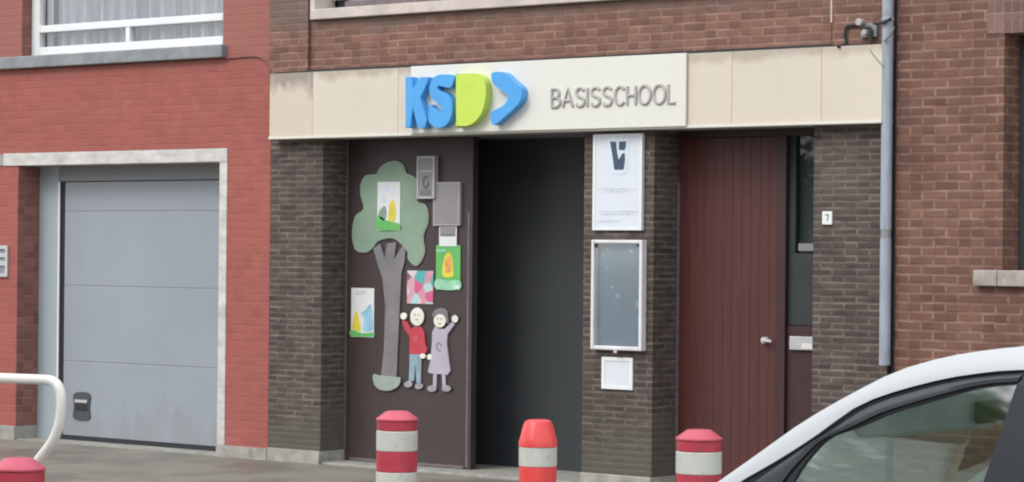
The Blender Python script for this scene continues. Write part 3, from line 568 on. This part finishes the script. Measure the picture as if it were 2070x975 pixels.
flat('leg', 'girlleg1', 'dress', gl, .2545, .268); flat('leg', 'girlleg2', 'dress', gl, .2545, .268); flat('shoe', 'girlshoe1', 'shoe', gl, .2515, .2535); flat('shoe', 'girlshoe2', 'shoe', gl, .2515, .2535)
for (cx_, cz_, par, y_) in ((-1.117, 1.217, by, .2515), (-.891, 1.193, gl, .2510)):
    for dx_ in (-.018, .018): B('eye', 'hair', par, (cx_+dx_-.005, cx_+dx_+.005, y_-.002, y_, cz_+.01, cz_+.02))
    B('mouth', 'bol_red', par, (cx_-.012, cx_+.012, y_-.002, y_, cz_-.024, cz_-.018))
bm = BM(); prism(bm, smooth_closed([(-1.14, 1.03), (-1.10, 1.035), (-1.095, 1.07), (-1.12, 1.08), (-1.145, 1.06)], 2), .2505, .2523); obj('shirt_emblem', bm, M['bol_top'], by)
bm = BM(); tube(bm, [(-.895+.022*math.cos(k*.6), .251, 1.0+.03*math.sin(k*.6)) for k in range(10)], .0035, 6); obj('dress_print', bm, M['hair'], gl)
def rect(key):
    p = T[key]; return min(a[0] for a in p), max(a[0] for a in p), min(a[1] for a in p), max(a[1] for a in p)
def sheet(key, mat, y0, y1, parent, name='sheet'):
    a, b, c, d = rect(key); return B(name, mat, parent, (a, b, y0, y1, c, d), bevel=.001), a, b, c, d
def blob(a, b, c, d, pts, y, mat, parent, name):
    P = [(a+(b-a)*u, c+(d-c)*v_) for u, v_ in pts]
    return obj(name, prism(BM(), smooth_closed(P, 3), y-.0015, y), M[mat], parent)
def poster(key, label, cat, y0, y1, mat):
    a, b, c, d = rect(key); t = thing('poster' if cat == 'poster' else cat.replace(' ', '_'), label, cat, ((a+b)/2, y1, c))
    sheet(key, mat, y0, y1, t); return t, a, b, c, d
t, a, b, c, d = poster('p_left', 'white poster with yellow and blue shapes left of the tree trunk', 'poster', .262, .268, 'paper')
yy = .2615
blob(a, b, c, d, [(.02, .02), (.98, .02), (.98, .1), (.5, .08), (.02, .14)], yy, 'pgreen', t, 'print')
blob(a, b, c, d, [(.08, .16), (.42, .13), (.36, .35), (.3, .5), (.18, .5), (.1, .3)], yy, 'pyellow', t, 'print')
blob(a, b, c, d, [(.55, .14), (.95, .14), (.95, .45), (.86, .68), (.62, .55), (.45, .5), (.6, .35)], yy, 'pblue', t, 'print')
blob(a, b, c, d, [(.2, .86), (.7, .9), (.6, .96), (.25, .95)], yy, 'faint', t, 'print')
t, a, b, c, d = poster('p_crown', 'white and green poster pinned on the sage crown of the tree cut-out', 'poster', .246, .2515, 'paper')
yy = .2455
blob(a, b, c, d, [(.02, .02), (.98, .02), (.97, .14), (.5, .19), (.02, .3)], yy, 'pgreen', t, 'print')
blob(a, b, c, d, [(.06, .3), (.3, .2), (.42, .35), (.34, .5), (.2, .46), (.08, .38)], yy, 'sage', t, 'print')
blob(a, b, c, d, [(.5, .2), (.78, .2), (.82, .4), (.76, .58), (.66, .62), (.56, .55), (.52, .38)], yy, 'pyellow', t, 'print')
for q in ([(.12, .62), (.3, .58), (.36, .7), (.2, .74)], [(.55, .78), (.72, .74), (.8, .84), (.62, .88)], [(.2, .84), (.42, .8), (.44, .9), (.26, .93)]): blob(a, b, c, d, q, yy, 'halo', t, 'print')
t, a, b, c, d = poster('p_green', 'bright green poster with an orange figure on the brown door', 'poster', .260, .268, 'pgreen')
yy = .2595
blob(a, b, c, d, [(.02, .02), (.98, .02), (.98, .22), (.5, .2), (.02, .24)], yy, 'pgreen2', t, 'print')
blob(a, b, c, d, [(.3, .3), (.7, .3), (.72, .5), (.66, .76), (.5, .84), (.36, .74), (.28, .5)], yy, 'pyellow', t, 'print')
blob(a, b, c, d, [(.4, .42), (.6, .4), (.64, .6), (.58, .74), (.44, .72), (.38, .56)], yy-.0018, 'porange', t, 'print')
blob(a, b, c, d, [(.78, .03), (.97, .03), (.97, .1), (.8, .1)], yy-.0018, 'paper', t, 'print')
blob(a, b, c, d, [(.04, .84), (.4, .86), (.38, .9), (.04, .9)], yy, 'pgreen2', t, 'print')
t, a, b, c, d = poster('p_pink', 'small pink and teal patchwork poster above the boy cut-out', 'poster', .262, .268, 'patch')
t, a, b, c, d = poster('p_white', 'small white paper with dark line between grey plate and green poster', 'paper notice', .255, .2595, 'paper')
B('print', 'papergrey', t, (a+.01, b-.01, .2535, .2545, c+.075, d-.006)); B('print', 'hair', t, (a+.025, b-.025, .2518, .253, c+.078, c+.092))
a, b, c, d = rect('panelB'); t = thing('metal_plate', 'plain square grey plate high on the brown door', 'plate', ((a+b)/2, .268, c))
B('plate', 'papergrey', t, (a+.008, b-.008, .243, .268, c+.008, d-.008))
B('rim', 'paperlite', t, (a, a+.0075, .242, .268, c, d), (b-.0075, b, .242, .268, c, d), (a+.0076, b-.0076, .242, .268, c, c+.0075), (a+.0076, b-.0076, .242, .268, d-.0075, d))
a, b, c, d = rect('boxA'); t = thing('door_intercom', 'narrow upright grey intercom box at the top right of tree crown', 'intercom', ((a+b)/2, .268, c))
B('housing', 'papergrey', t, (a+.018, b-.018, .226, .268, c+.018, d-.018), bevel=.003)
B('rim', 'paperlite', t, (a, a+.0175, .222, .268, c, d), (b-.0175, b, .222, .268, c, d), (a+.0176, b-.0176, .222, .268, c, c+.0175), (a+.0176, b-.0176, .222, .268, d-.0175, d), (a+.0176, b-.0176, .222, .2255, c+.2, c+.212), bevel=.002)
bm = BM()
tube(bm, [((a+b)/2+.024*math.cos(k*math.pi/8), .2225, c+.125+.042*math.sin(k*math.pi/8)) for k in range(2, 17)], .007, 8)
obj('speaker_ring', bm, M['hair'], t, smooth=True)
B('button_panel', 'hair', t, (a+.04, b-.04, .222, .2255, c+.03, c+.07))

# ------------------------------------------------------------------ russet brick house (right)
rb = thing('brick_house', 'russet brick house with a stone window sill at the right end of the row', 'house', (7, 4, 0))
q0, q1 = 3.15, 11.2
wX, wX2, wZ0, wZ1 = 3.918, 5.5, 1.628, 3.095
B('wall', 'right', rb, (q0, wX, 0, .25, GZ, wZ1), (wX2, q1, 0, .25, GZ, wZ1), (wX, wX2, 0, .25, GZ, wZ0-.102), (q0, 3.80, 0, .25, wZ1, 3.33), (5.7, q1, 0, .25, wZ1, 3.33), (q0, q1, 0, .25, 3.33, H+.2))
B('lintel', 'soldier', rb, (3.801, 5.699, -.004, .25, wZ1+.001, 3.328))
B('side_wall', 'right', rb, (q0, q0+.2, .2505, 8, GZ, H+.19), (q1-.2, q1, .2505, 8, GZ, H+.19), (q0+.2, q1-.2, 7.8, 8, GZ, H+.19))
B('roof', 'rooftile', rb, (q0, q1+.1, -.2, 8.1, H+.2, H+.4))
w2 = B('window', 'darkgrey', rb, (wX+.001, wX+.05, .20, .27, wZ0, wZ1), (wX2-.06, wX2, .20, .27, wZ0, wZ1), (wX+.05, wX2-.06, .20, .27, wZ0, wZ0+.07), (wX+.05, wX2-.06, .20, .27, wZ1-.06, wZ1), bevel=.004)
B('casement', 'white', w2, (wX+.052, wX+.11, .19, .26, 2.70, wZ1-.061), (wX+.11, wX2-.062, .19, .26, 2.70, 2.76), bevel=.003)
B('pane', 'winglass', w2, (wX+.04, wX2-.05, .235, .241, wZ0+.06, wZ1-.05))
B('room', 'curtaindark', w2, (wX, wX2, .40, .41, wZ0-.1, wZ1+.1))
M['dullsill'] = plain('dull_sill_stone', (.37, .325, .29), .8, .2, 6, bump=.3, dirt=((.2, .17, .15), 8, .6))
for q in ((3.742, 3.908, -.055, .19, wZ0-.10, wZ0-.001), (3.911, 5.66, -.055, .19, wZ0-.10, wZ0-.001)): B('sill', 'dullsill', rb, q, bevel=.006)
# (3.742, 3.908, -.055, .19, wZ0-.10, wZ0-.001), (3.911, 5.66, -.055, .19, wZ0-.10, wZ0-.001), bevel=.006)
B('upper_window_sill', 'black', rb, (3.86, 5.6, -.05, .1, 3.36, 3.46))

# ------------------------------------------------------------------ downpipe and cables
dp = thing('drain_pipe', 'grey zinc drainpipe running down the joint between the school and russet house', 'drainpipe', (3.12, -.06, 1.013))
bm = BM(); tube(bm, [(3.119, -.062, 1.013), (3.119, -.062, 1.82)], .036, 20); obj('lower_pipe', bm, M['zinc'], dp, smooth=True)
bm = BM(); tube(bm, [(3.119, -.062, 1.875), (3.119, -.062, H)], .036, 20); obj('upper_pipe', bm, M['zinc'], dp, smooth=True)
bm = BM(); tube(bm, [(3.119, -.062, 1.8205), (3.119, -.062, 1.8745)], .033, 20); obj('joint_collar', bm, M['header'], dp, smooth=True)
bm = BM()
for z in (3.20, 5.0): lathe(bm, [(.0385, z), (.041, z+.004), (.041, z+.021), (.0385, z+.025)], 3.119, -.062, 20)
obj('pipe_clip', bm, M['zinc'], dp, smooth=True)
def cab(pts, y, r, mat, label, name='wall_cable'):
    bm = BM(); P = [(x, y(i) if callable(y) else y, z) for i, (x, z) in enumerate(pts)]; tube(bm, spline(P), r, 8)
    return tag(obj(name, bm, M[mat], smooth=True), label, 'cable')
cab([(2.784, 3.05)]+T['cab1'], lambda i: -.115 if i < 1 else -.03, .0105, 'cable', 'black cable rising from the beige band and bending right to the upper insulator')
cab(T['cab2'], -.055, .0105, 'cable', 'short black cable looping over the lower insulator down onto the beige band')
cab(T['cab3'], -.112, .0105, 'cable', 'black cable crossing in front of the top of drainpipe')
cab(T['cab4'], -.112, .008, 'cablegrey', 'grey cable slanting across the drainpipe below the black one')
cab(T['cab5'], -.106, .003, 'cablegrey', 'thin grey wire hanging across the right end of the beige band')
M['insul'] = plain('dirty_ceramic', (.42, .39, .39), .4, .15, 30)
ib = thing('cable_bracket', 'small wall bracket with two pale insulators left of drainpipe', 'bracket', (2.93, -.03, 3.09))
B('back_plate', 'header', ib, (2.90, 3.02, -.035, -.013, 3.11, 3.20), bevel=.004)
for (x, z), r in zip(T['ins'], (.024, .020)):
    bm = BM(); tube(bm, [(x, -.036, z), (x, -.05, z), (x, -.06, z), (x, -.085, z)], r, 14); obj('insulator', bm, M['insul'], ib, .004, smooth=True)

# ------------------------------------------------------------------ bollards
GB = 'red and white bollards along the pavement'
def ringband(bm, r, z0, z1, cx, cy): return lathe(bm, [(r-.003, z0), (r, z0+.003), (r, z1-.003), (r-.003, z1)], cx, cy, 28)
def domed(cx, cy, top, dia, label):
    """steel post with flat-topped cone cap"""
    r = dia/2; t = thing('bollard', label, 'bollard', (cx, cy, GZ), GB); z = top; k = dia/.184
    bm = BM(); ringband(bm, r*.96, GZ, z-.48*k, cx, cy); obj('post', bm, M['bol_red'], t, smooth=True)
    bm = BM(); lathe(bm, [(r*1.0, z-.042*k), (r*1.02, z-.040*k), (r*1.02, z-.034*k), (r*.97, z-.031*k), (r*.56, z-.003*k), (r*.50, z-.0008*k), (r*.2, z)], cx, cy, 28); obj('cap', bm, M['bol_top'], t, smooth=True)
    bm = BM(); ringband(bm, r*.975, z-.086*k, z-.0425*k, cx, cy); obj('red_band', bm, M['bol_red'], t, smooth=True)
    bm = BM(); ringband(bm, r, z-.176*k, z-.0865*k, cx, cy); obj('white_band', bm, M['bol_white'], t, smooth=True)
    bm = BM(); ringband(bm, r*.985, z-.268*k, z-.1765*k, cx, cy); obj('red_band', bm, M['bol_red'], t, smooth=True)
    bm = BM(); ringband(bm, r, z-.358*k, z-.2685*k, cx, cy); obj('white_band', bm, M['bol_white'], t, smooth=True)
    bm = BM(); ringband(bm, r*.985, z-.4795*k, z-.3585*k, cx, cy); obj('red_band', bm, M['bol_red'], t, smooth=True)
    return t
domed(4.169, -5.9, 1.012, .182, 'crimson bollard with flat conical cap in front of the brown picture door')
domed(5.782, -5.9, 1.012, .184, 'crimson capped bollard between the middle pier and the white car')
domed(3.10, -7.13, .812, .228, 'wide crimson bollard with pink cap under the cream tube at bottom left')
cx, cy, top, r = 4.96, -5.9, 1.012, .0815
t = thing('bollard', 'bright red bollard with tall tapered cap in front of the dark opening', 'bollard', (cx, cy, GZ), GB)
bm = BM(); lathe(bm, [(r*1.0, top-.112), (r*1.0, top-.090), (r*.93, top-.075), (r*.78, top-.025), (r*.68, top-.008), (r*.52, top-.001), (r*.2, top)], cx, cy, 28); obj('cap', bm, M['bol_orange'], t, smooth=True)
z = top-.1125
for i in range(6):
    h = .083 if i < 5 else z-GZ; bm = BM(); ringband(bm, r*(.985 if i % 2 == 0 else .97), z-h+.0005, z, cx, cy)
    obj('white_band' if i % 2 == 0 else 'red_band', bm, M['bol_white' if i % 2 == 0 else 'bol_orange'], t, smooth=True); z -= h

# ------------------------------------------------------------------ bent tube barrier
def fillet(pts, rad, n=8):
    P = [Vector(p) for p in pts]; out = [P[0]]
    for a_, b_, c_ in zip(P, P[1:], P[2:]):
        u = (a_-b_).normalized(); w_ = (c_-b_).normalized(); s = min(rad, (a_-b_).length*.45, (c_-b_).length*.45)
        A_ = b_+u*s; C_ = b_+w_*s
        for i in range(n+1):
            k = i/n; out.append(A_*(1-k)**2+b_*2*k*(1-k)+C_*k*k)
    return out+[P[-1]]
hy = -6.5
pp = [(2.37, hy, GZ), (2.37, hy, .62), (2.640, hy, .865), (2.655, hy, 1.106), (1.0, hy, 1.085), (1.0, hy, .865), (1.27, hy, .62), (1.27, hy, GZ)]
bm = BM(); tube(bm, fillet(pp, .17), .0235, 18)
tag(obj('tube_barrier', bm, M['hoop'], smooth=True), 'bent cream tube barrier rising behind the bottom left bollard before the garage', 'barrier')

# ------------------------------------------------------------------ white car
CAR_OUT = [(7.991, 1.133), (8.1, 1.21), (8.206, 1.287), (8.29, 1.339), (8.374, 1.386), (8.457, 1.428), (8.54, 1.456), (8.625, 1.477), (8.71, 1.491), (8.803, 1.5)]
CAR_BAND = [(8.059, 1.137), (8.152, 1.191), (8.259, 1.26), (8.362, 1.336), (8.445, 1.373), (8.551, 1.405), (8.636, 1.425), (8.722, 1.438), (8.814, 1.447)]
CAR_GLASS = [(8.203, 1.134), (8.215, 1.153), (8.232, 1.184), (8.262, 1.223), (8.297, 1.259), (8.354, 1.281), (8.404, 1.301), (8.455, 1.324), (8.54, 1.352), (8.624, 1.378), (8.706, 1.401), (8.794, 1.412), (8.74, 1.179)]
CAR_BAND_FULL = [(7.86, .955), (7.95, 1.055)]+CAR_BAND
M['doorframe'] = plain('grey_gloss_frame', (.055, .06, .066), .25, .05)
M['pillar'] = plain('black_gloss_pillar', (.022, .024, .03), .3, .05)
CYN, CYF, BELT = -9.0, -7.35, .95
CMID = (CYN+CYF)/2
def yoff(z): d = max(0, z-BELT); return .14*d+.22*d*d
ca = thing('parked_car', 'white hatchback parked at the kerb in the lower right corner', 'car', (8.75, CMID, -.03))
OUT = [(7.70, .93), (7.83, 1.02)]+CAR_OUT+[(9.2, 1.512), (9.6, 1.503), (9.95, 1.472), (10.22, 1.41), (10.42, 1.24), (10.58, 1.0)]
BAND = [(7.86, .955), (7.95, 1.055)]+CAR_BAND+[(9.2, 1.457), (9.55, 1.447), (9.85, 1.415), (10.02, 1.36), (10.12, 1.22), (10.18, .96)]
def resample(pts, n):
    P = spline([(p[0], p[1], 0) for p in pts], 8); L = [0]
    for a_, b_ in zip(P, P[1:]): L.append(L[-1]+(b_-a_).length)
    out = []; j = 0
    for i in range(n+1):
        s = L[-1]*i/n
        while j < len(L)-2 and L[j+1] < s: j += 1
        k = (s-L[j])/max(1e-9, L[j+1]-L[j]); q = P[j].lerp(P[j+1], min(1, k)); out.append((q.x, q.y))
    return out
def panel(bm, A_, B_, side, out=0., th=.02):
    """strip between two xz curves, laid on the leaning side of the cabin"""
    def yy(z, o): y = yoff(z)+o; return CYN+y if side > 0 else CYF-y
    rows = []
    for a_, b_ in zip(A_, B_):
        m_ = ((a_[0]+b_[0])/2, (a_[1]+b_[1])/2)
        rows.append([bm.verts.new((x, yy(z, -out+o), z)) for x, z, o in ((a_[0], a_[1], .006), (m_[0], m_[1], 0.), (b_[0], b_[1], .003), (b_[0], b_[1], th), (a_[0], a_[1], th+.01))])
    for r1, r2 in zip(rows, rows[1:]):
        for i in range(5): bm.faces.new((r1[i], r1[(i+1) % 5], r2[(i+1) % 5], r2[i]))
    bm.faces.new(rows[0]); bm.faces.new(rows[-1][::-1])
    return bm
NS = 48
O_, B_ = resample(OUT, NS), resample(BAND, NS)
G1 = [(8.075, .95), (8.13, 1.02)]+CAR_GLASS[0:12]        # upper edge of the front door glass
BP0, BP1 = (8.794, 1.412), (8.69, .95)
# body shell
bm = BM(); st = [(6.70, .50, .32, .58), (6.76, .68, .26, .64), (6.92, .765, .2, .72), (7.25, .80, .2, .83), (7.66, .822, .2, .925), (7.9, .825, .2, .95), (8.8, .825, .2, .95), (9.7, .825, .2, .955), (10.25, .81, .2, .98), (10.55, .77, .24, 1.0), (10.68, .66, .3, .92)]
rings = []
for x, hw, zb, zt in st:
    h_ = zt-zb; half = [(0, zb), (hw*.9, zb), (hw*.985, zb+.1*h_), (hw, zb+.45*h_), (hw*.995, zb+.75*h_), (hw*.985, zt-.02), (hw*.95, zt), (hw*.5, zt+(.025 if x < 7.8 else 0)), (0, zt+(.035 if x < 7.8 else 0))]
    loop = [(x, CMID-y, z) for y, z in half]+[(x, CMID+y, z) for y, z in half[-2:0:-1]]
    rings.append([bm.verts.new(p) for p in loop])
for r1, r2 in zip(rings, rings[1:]):
    for i in range(len(r1)): bm.faces.new((r1[i], r1[(i+1) % len(r1)], r2[(i+1) % len(r1)], r2[i]))
bm.faces.new(rings[0][::-1]); bm.faces.new(rings[-1])
bd = obj('body', bm, M['carwhite'], ca, smooth=True); ss = bd.modifiers.new('sub', 'SUBSURF'); ss.levels = 2; ss.render_levels = 2
# roof skin and windscreen between the two side curves
def across(bm, idx, crown, drop=.004, inset=.02, n=14):
    rows = []
    for i in idx:
        x, z = O_[i]; y0_ = CYN+yoff(z)+inset; y1_ = CYF-yoff(z)-inset
        rows.append([bm.verts.new((x-(.05 if crown == 'screen' else 0)*math.sin(math.pi*k/n), y0_+(y1_-y0_)*k/n, z-drop+(.018 if crown == 'roof' else 0)*math.sin(math.pi*k/n)**.6)) for k in range(n+1)])
    for r1, r2 in zip(rows, rows[1:]):
        for k in range(n): bm.faces.new((r1[k], r1[k+1], r2[k+1], r2[k]))
    return bm
i0 = next(i for i, p_ in enumerate(O_) if p_[0] > 8.36); i1 = next(i for i, p_ in enumerate(O_) if p_[0] > 10.2)
rf = obj('roof', across(BM(), range(i0, i1+1), 'roof'), M['carwhite'], ca, smooth=True); so = rf.modifiers.new('solid', 'SOLIDIFY'); so.thickness = .02; so.offset = -1
obj('headliner', across(BM(), range(i0, i1+1), 'roof', .045, .05), M['headliner'], rf, smooth=True)
obj('windscreen', across(BM(), range(0, i0+1), 'screen', .012, .035), M['carglass'], ca, smooth=True)
obj('rear_screen', across(BM(), range(i1, NS+1), 'rear', .012, .035), M['carglass'], ca, smooth=True)
for side in (1, -1):
    obj('side_rail', panel(BM(), O_, B_, side, 0, .03), M['carwhite'], ca, smooth=True)
    n_ = 30
    FB = resample(CAR_BAND_FULL, n_); FG = resample(G1, n_)
    # black seal below the rail, dark door frame, black inner seal, glass
    mixc = lambda A1, B1, k: [(a_[0]+(b_[0]-a_[0])*k, a_[1]+(b_[1]-a_[1])*k) for a_, b_ in zip(A1, B1)]
    dfm = obj('door_frame', panel(BM(), mixc(FB, FG, .26), mixc(FB, FG, .80), side, -.004, .02), M['doorframe'], ca, smooth=True)
    obj('seal', panel(panel(BM(), mixc(FB, FG, .01), mixc(FB, FG, .255), side, -.010, .02), mixc(FB, FG, .805), mixc(FB, FG, 1.0), side, -.010, .02), M['black'], dfm, smooth=True)
    # B pillar
    bp_ = obj('door_pillar', panel(BM(), [(8.80, 1.446), (8.795, 1.41), (8.745, 1.18), (8.69, .955)], [(9.02, 1.446), (9.0, 1.41), (8.93, 1.18), (8.86, .955)], side, -.006, .03), M['pillar'], ca)
    obj('seal', panel(BM(), [(8.885, 1.44), (8.84, 1.18), (8.78, .955)], [(8.897, 1.44), (8.852, 1.18), (8.792, .955)], side, -.002, .002), M['black'], bp_)
    def pane(A1, B1):
        bm = BM(); rows = []
        for a_, b_ in zip(A1, B1):
            rows.append([bm.verts.new((a_[0]+(b_[0]-a_[0])*k/6, 0, a_[1]+(b_[1]-a_[1])*k/6)) for k in range(7)])
        for r1, r2 in zip(rows, rows[1:]):
            for k in range(6): bm.faces.new((r1[k], r1[k+1], r2[k+1], r2[k]))
        for v_ in bm.verts: y = yoff(v_.co.z)+.018; v_.co.y = CYN+y if side > 0 else CYF-y
        return bm
    FGb = resample([(8.075, .945), (8.3, .945), (8.69, .945)], n_)
    top_ = resample(G1, n_)
    # glass runs from the upper edge to the belt line
    obj('front_side_window', pane(top_, FGb), M['carglass'], ca, smooth=True)
    RT1 = resample([(9.0, 1.43), (9.3, 1.445), (9.6, 1.43), (9.85, 1.39), (9.98, 1.30), (10.08, .96)], n_); RB1 = resample([(8.86, .945), (9.5, .945), (10.07, .945)], n_)
    obj('rear_side_window', pane(RT1, RB1), M['carglass'], ca, smooth=True)
    ya = CYN+.01 if side > 0 else CYF-.01; sg_ = -side
    for wx in (7.42, 10.02):
        bm = BM(); tube(bm, [(wx, ya-sg_*.0, .27), (wx, ya-sg_*.2, .27)], .335, 28); obj('wheel_arch', bm, M['black'], ca)
        bm = BM(); tube(bm, [(wx, ya+sg_*.012, .27), (wx, ya-sg_*.17, .27)], .30, 32); wl = obj('wheel', bm, M['black'], ca, .015, smooth=True)
        bm = BM(); tube(bm, [(wx, ya+sg_*.020, .27), (wx, ya+sg_*.013, .27)], .185, 24); obj('rim', bm, M['metal'], wl, .004)
    bm = BM(); box(bm, 7.98, 8.10, *sorted((ya+sg_*.21, ya+sg_*.03)), .93, 1.06); obj('side_mirror', bm, M['carwhite'], ca, .03, smooth=True)
    for hx in (8.55, 9.45):
        bm = BM(); box(bm, hx, hx+.16, *sorted((ya+sg_*.035, ya+sg_*.012)), .80, .825); obj('door_handle', bm, M['carwhite'], ca, .008)
    bm = BM(); box(bm, 6.80, 7.05, *sorted((CMID-side*.70, CMID-side*.50)), .56, .69); obj('headlight', bm, M['lampw'], ca, .03, smooth=True)
    bm = BM(); box(bm, 10.50, 10.67, *sorted((CMID-side*.74, CMID-side*.60)), .72, .95); obj('tail_light', bm, M['lamp'], ca, .02, smooth=True)
B('grille', 'black', ca, (6.69, 6.80, CMID-.4, CMID+.4, .38, .47), bevel=.01)
B('number_plate', 'white', ca, (6.672, 6.70, CMID-.26, CMID+.26, .48, .58), bevel=.004)
for cy_ in (CMID-.38, CMID+.38):
    st_ = B('seat', 'seat', ca, (9.0, 9.16, cy_-.24, cy_+.24, .6, 1.17), bevel=.06)
    B('headrest', 'seat', st_, (9.06, 9.15, cy_-.12, cy_+.12, 1.20, 1.36), bevel=.035)
B('dashboard', 'seat', ca, (7.95, 8.25, CYN+.09, CYF-.09, .90, 1.0), bevel=.03)
bm = BM(); tube(bm, [(8.40+.05*math.sin(k*math.pi/12), CMID-.38+.18*math.cos(k*math.pi/12), 0.93+.17*math.sin(k*math.pi/12)) for k in range(25)], .014, 8); obj('steering_wheel', bm, M['black'], ca, smooth=True)
bm = BM(); box(bm, 8.36, 8.38, CMID-.13, CMID+.13, 1.27, 1.33); obj('rear_view_mirror', bm, M['black'], ca, .008)
B('sun_visor', 'headliner', ca, (8.45, 8.66, CMID+.18, CMID+.62, 1.385, 1.40), bevel=.006)

M['lining'] = plain('pale_visor_cloth', (.62, .64, .64), .8, .05)
bm = BM(); bx = [(-8.15, 1.385), (-8.84, 1.375), (-8.87, 1.33), (-8.86, 1.29), (-8.82, 1.266), (-8.70, 1.262), (-8.15, 1.264)]
for k_, (xf, xb) in enumerate(((8.345, 8.362),)):
    a_ = [bm.verts.new((xf-(1.385-z)*.15, y, z)) for y, z in bx]; b_ = [bm.verts.new((xb-(1.385-z)*.15, y, z)) for y, z in bx]
    f1 = bm.faces.new(a_); f2 = bm.faces.new(b_[::-1])
    for q in range(len(bx)): bm.faces.new((a_[q], a_[(q+1) % len(bx)], b_[(q+1) % len(bx)], b_[q]))
vz = obj('lowered_sun_visor', bm, M['headliner'], ca)
bm = BM(); tube(bm, spline([(8.352-(1.385-z)*.15, y, z) for y, z in bx[1:]]), .0085, 8); obj('visor_piping', bm, M['lining'], vz, smooth=True)
#obj('pillar_trim', prism(BM(), [(8.18, 1.13), (8.232, 1.195), (8.262, 1.228), (8.36, 1.285), (8.41, 1.285), (8.33, 1.215), (8.27, 1.165), (8.25, 1.13)], CYN+.085, CYN+.12), M['darkgrey'], ca)


# ------------------------------------------------------------------ trees across the street (seen mirrored in the glass)
def tree(cx, cy, h, label, seed):
    rnd = random.Random(seed); t = thing('street_tree', label, 'tree', (cx, cy, .07), 'trees across the street')
    bm = BM(); lathe(bm, [(.22, .07), (.16, 1.2), (.13, 3), (.08, h*.6), (.03, h*.85)], cx, cy, 12)
    for k in range(7):
        a = rnd.uniform(0, 6.28); z = h*rnd.uniform(.28, .6); l = rnd.uniform(1, 2.2)
        tube(bm, [(cx, cy, z), (cx+l*.5*math.cos(a), cy+l*.5*math.sin(a), z+l*.35), (cx+l*math.cos(a), cy+l*math.sin(a), z+l*.9)], .05, 6)
    obj('trunk', bm, M['bark'], t)
    bm = BM()
    cl = [(cx+rnd.gauss(0, 1.25), cy+rnd.gauss(0, 1.1), h*rnd.uniform(.12, .9), rnd.uniform(.6, 1.2)) for _ in range(80)]
    for _ in range(20000):
        x, y, z, r = rnd.choice(cl); d = Vector((rnd.gauss(0, 1), rnd.gauss(0, 1), rnd.gauss(0, .8))).normalized()*r*rnd.uniform(.5, 1)
        c_ = Vector((x, y, z))+d; u = Vector((rnd.gauss(0, 1), rnd.gauss(0, 1), rnd.gauss(0, 1))).normalized(); v_ = u.orthogonal().normalized(); s = rnd.uniform(.06, .13)
        bm.faces.new([bm.verts.new(c_+u*s), bm.verts.new(c_+v_*s*.6), bm.verts.new(c_-u*s), bm.verts.new(c_-v_*s*.6)])
    obj('crown', bm, M['leafs'], t)
for i, (x, h) in enumerate(((-9.5, 8.6), (-5.5, 8.0), (-1.8, 9.0), (2.4, 8.2), (7.0, 8.7))):
    tree(x, -19.5-.4*(i % 2), h, ['rounded leafy street tree across the road, farthest left', 'shorter leafy tree across the road, second from left', 'tallest leafy tree across the road, in the middle', 'bushy tree across the road, second from right', 'broad leafy tree across the road, farthest right'][i], 40+i)
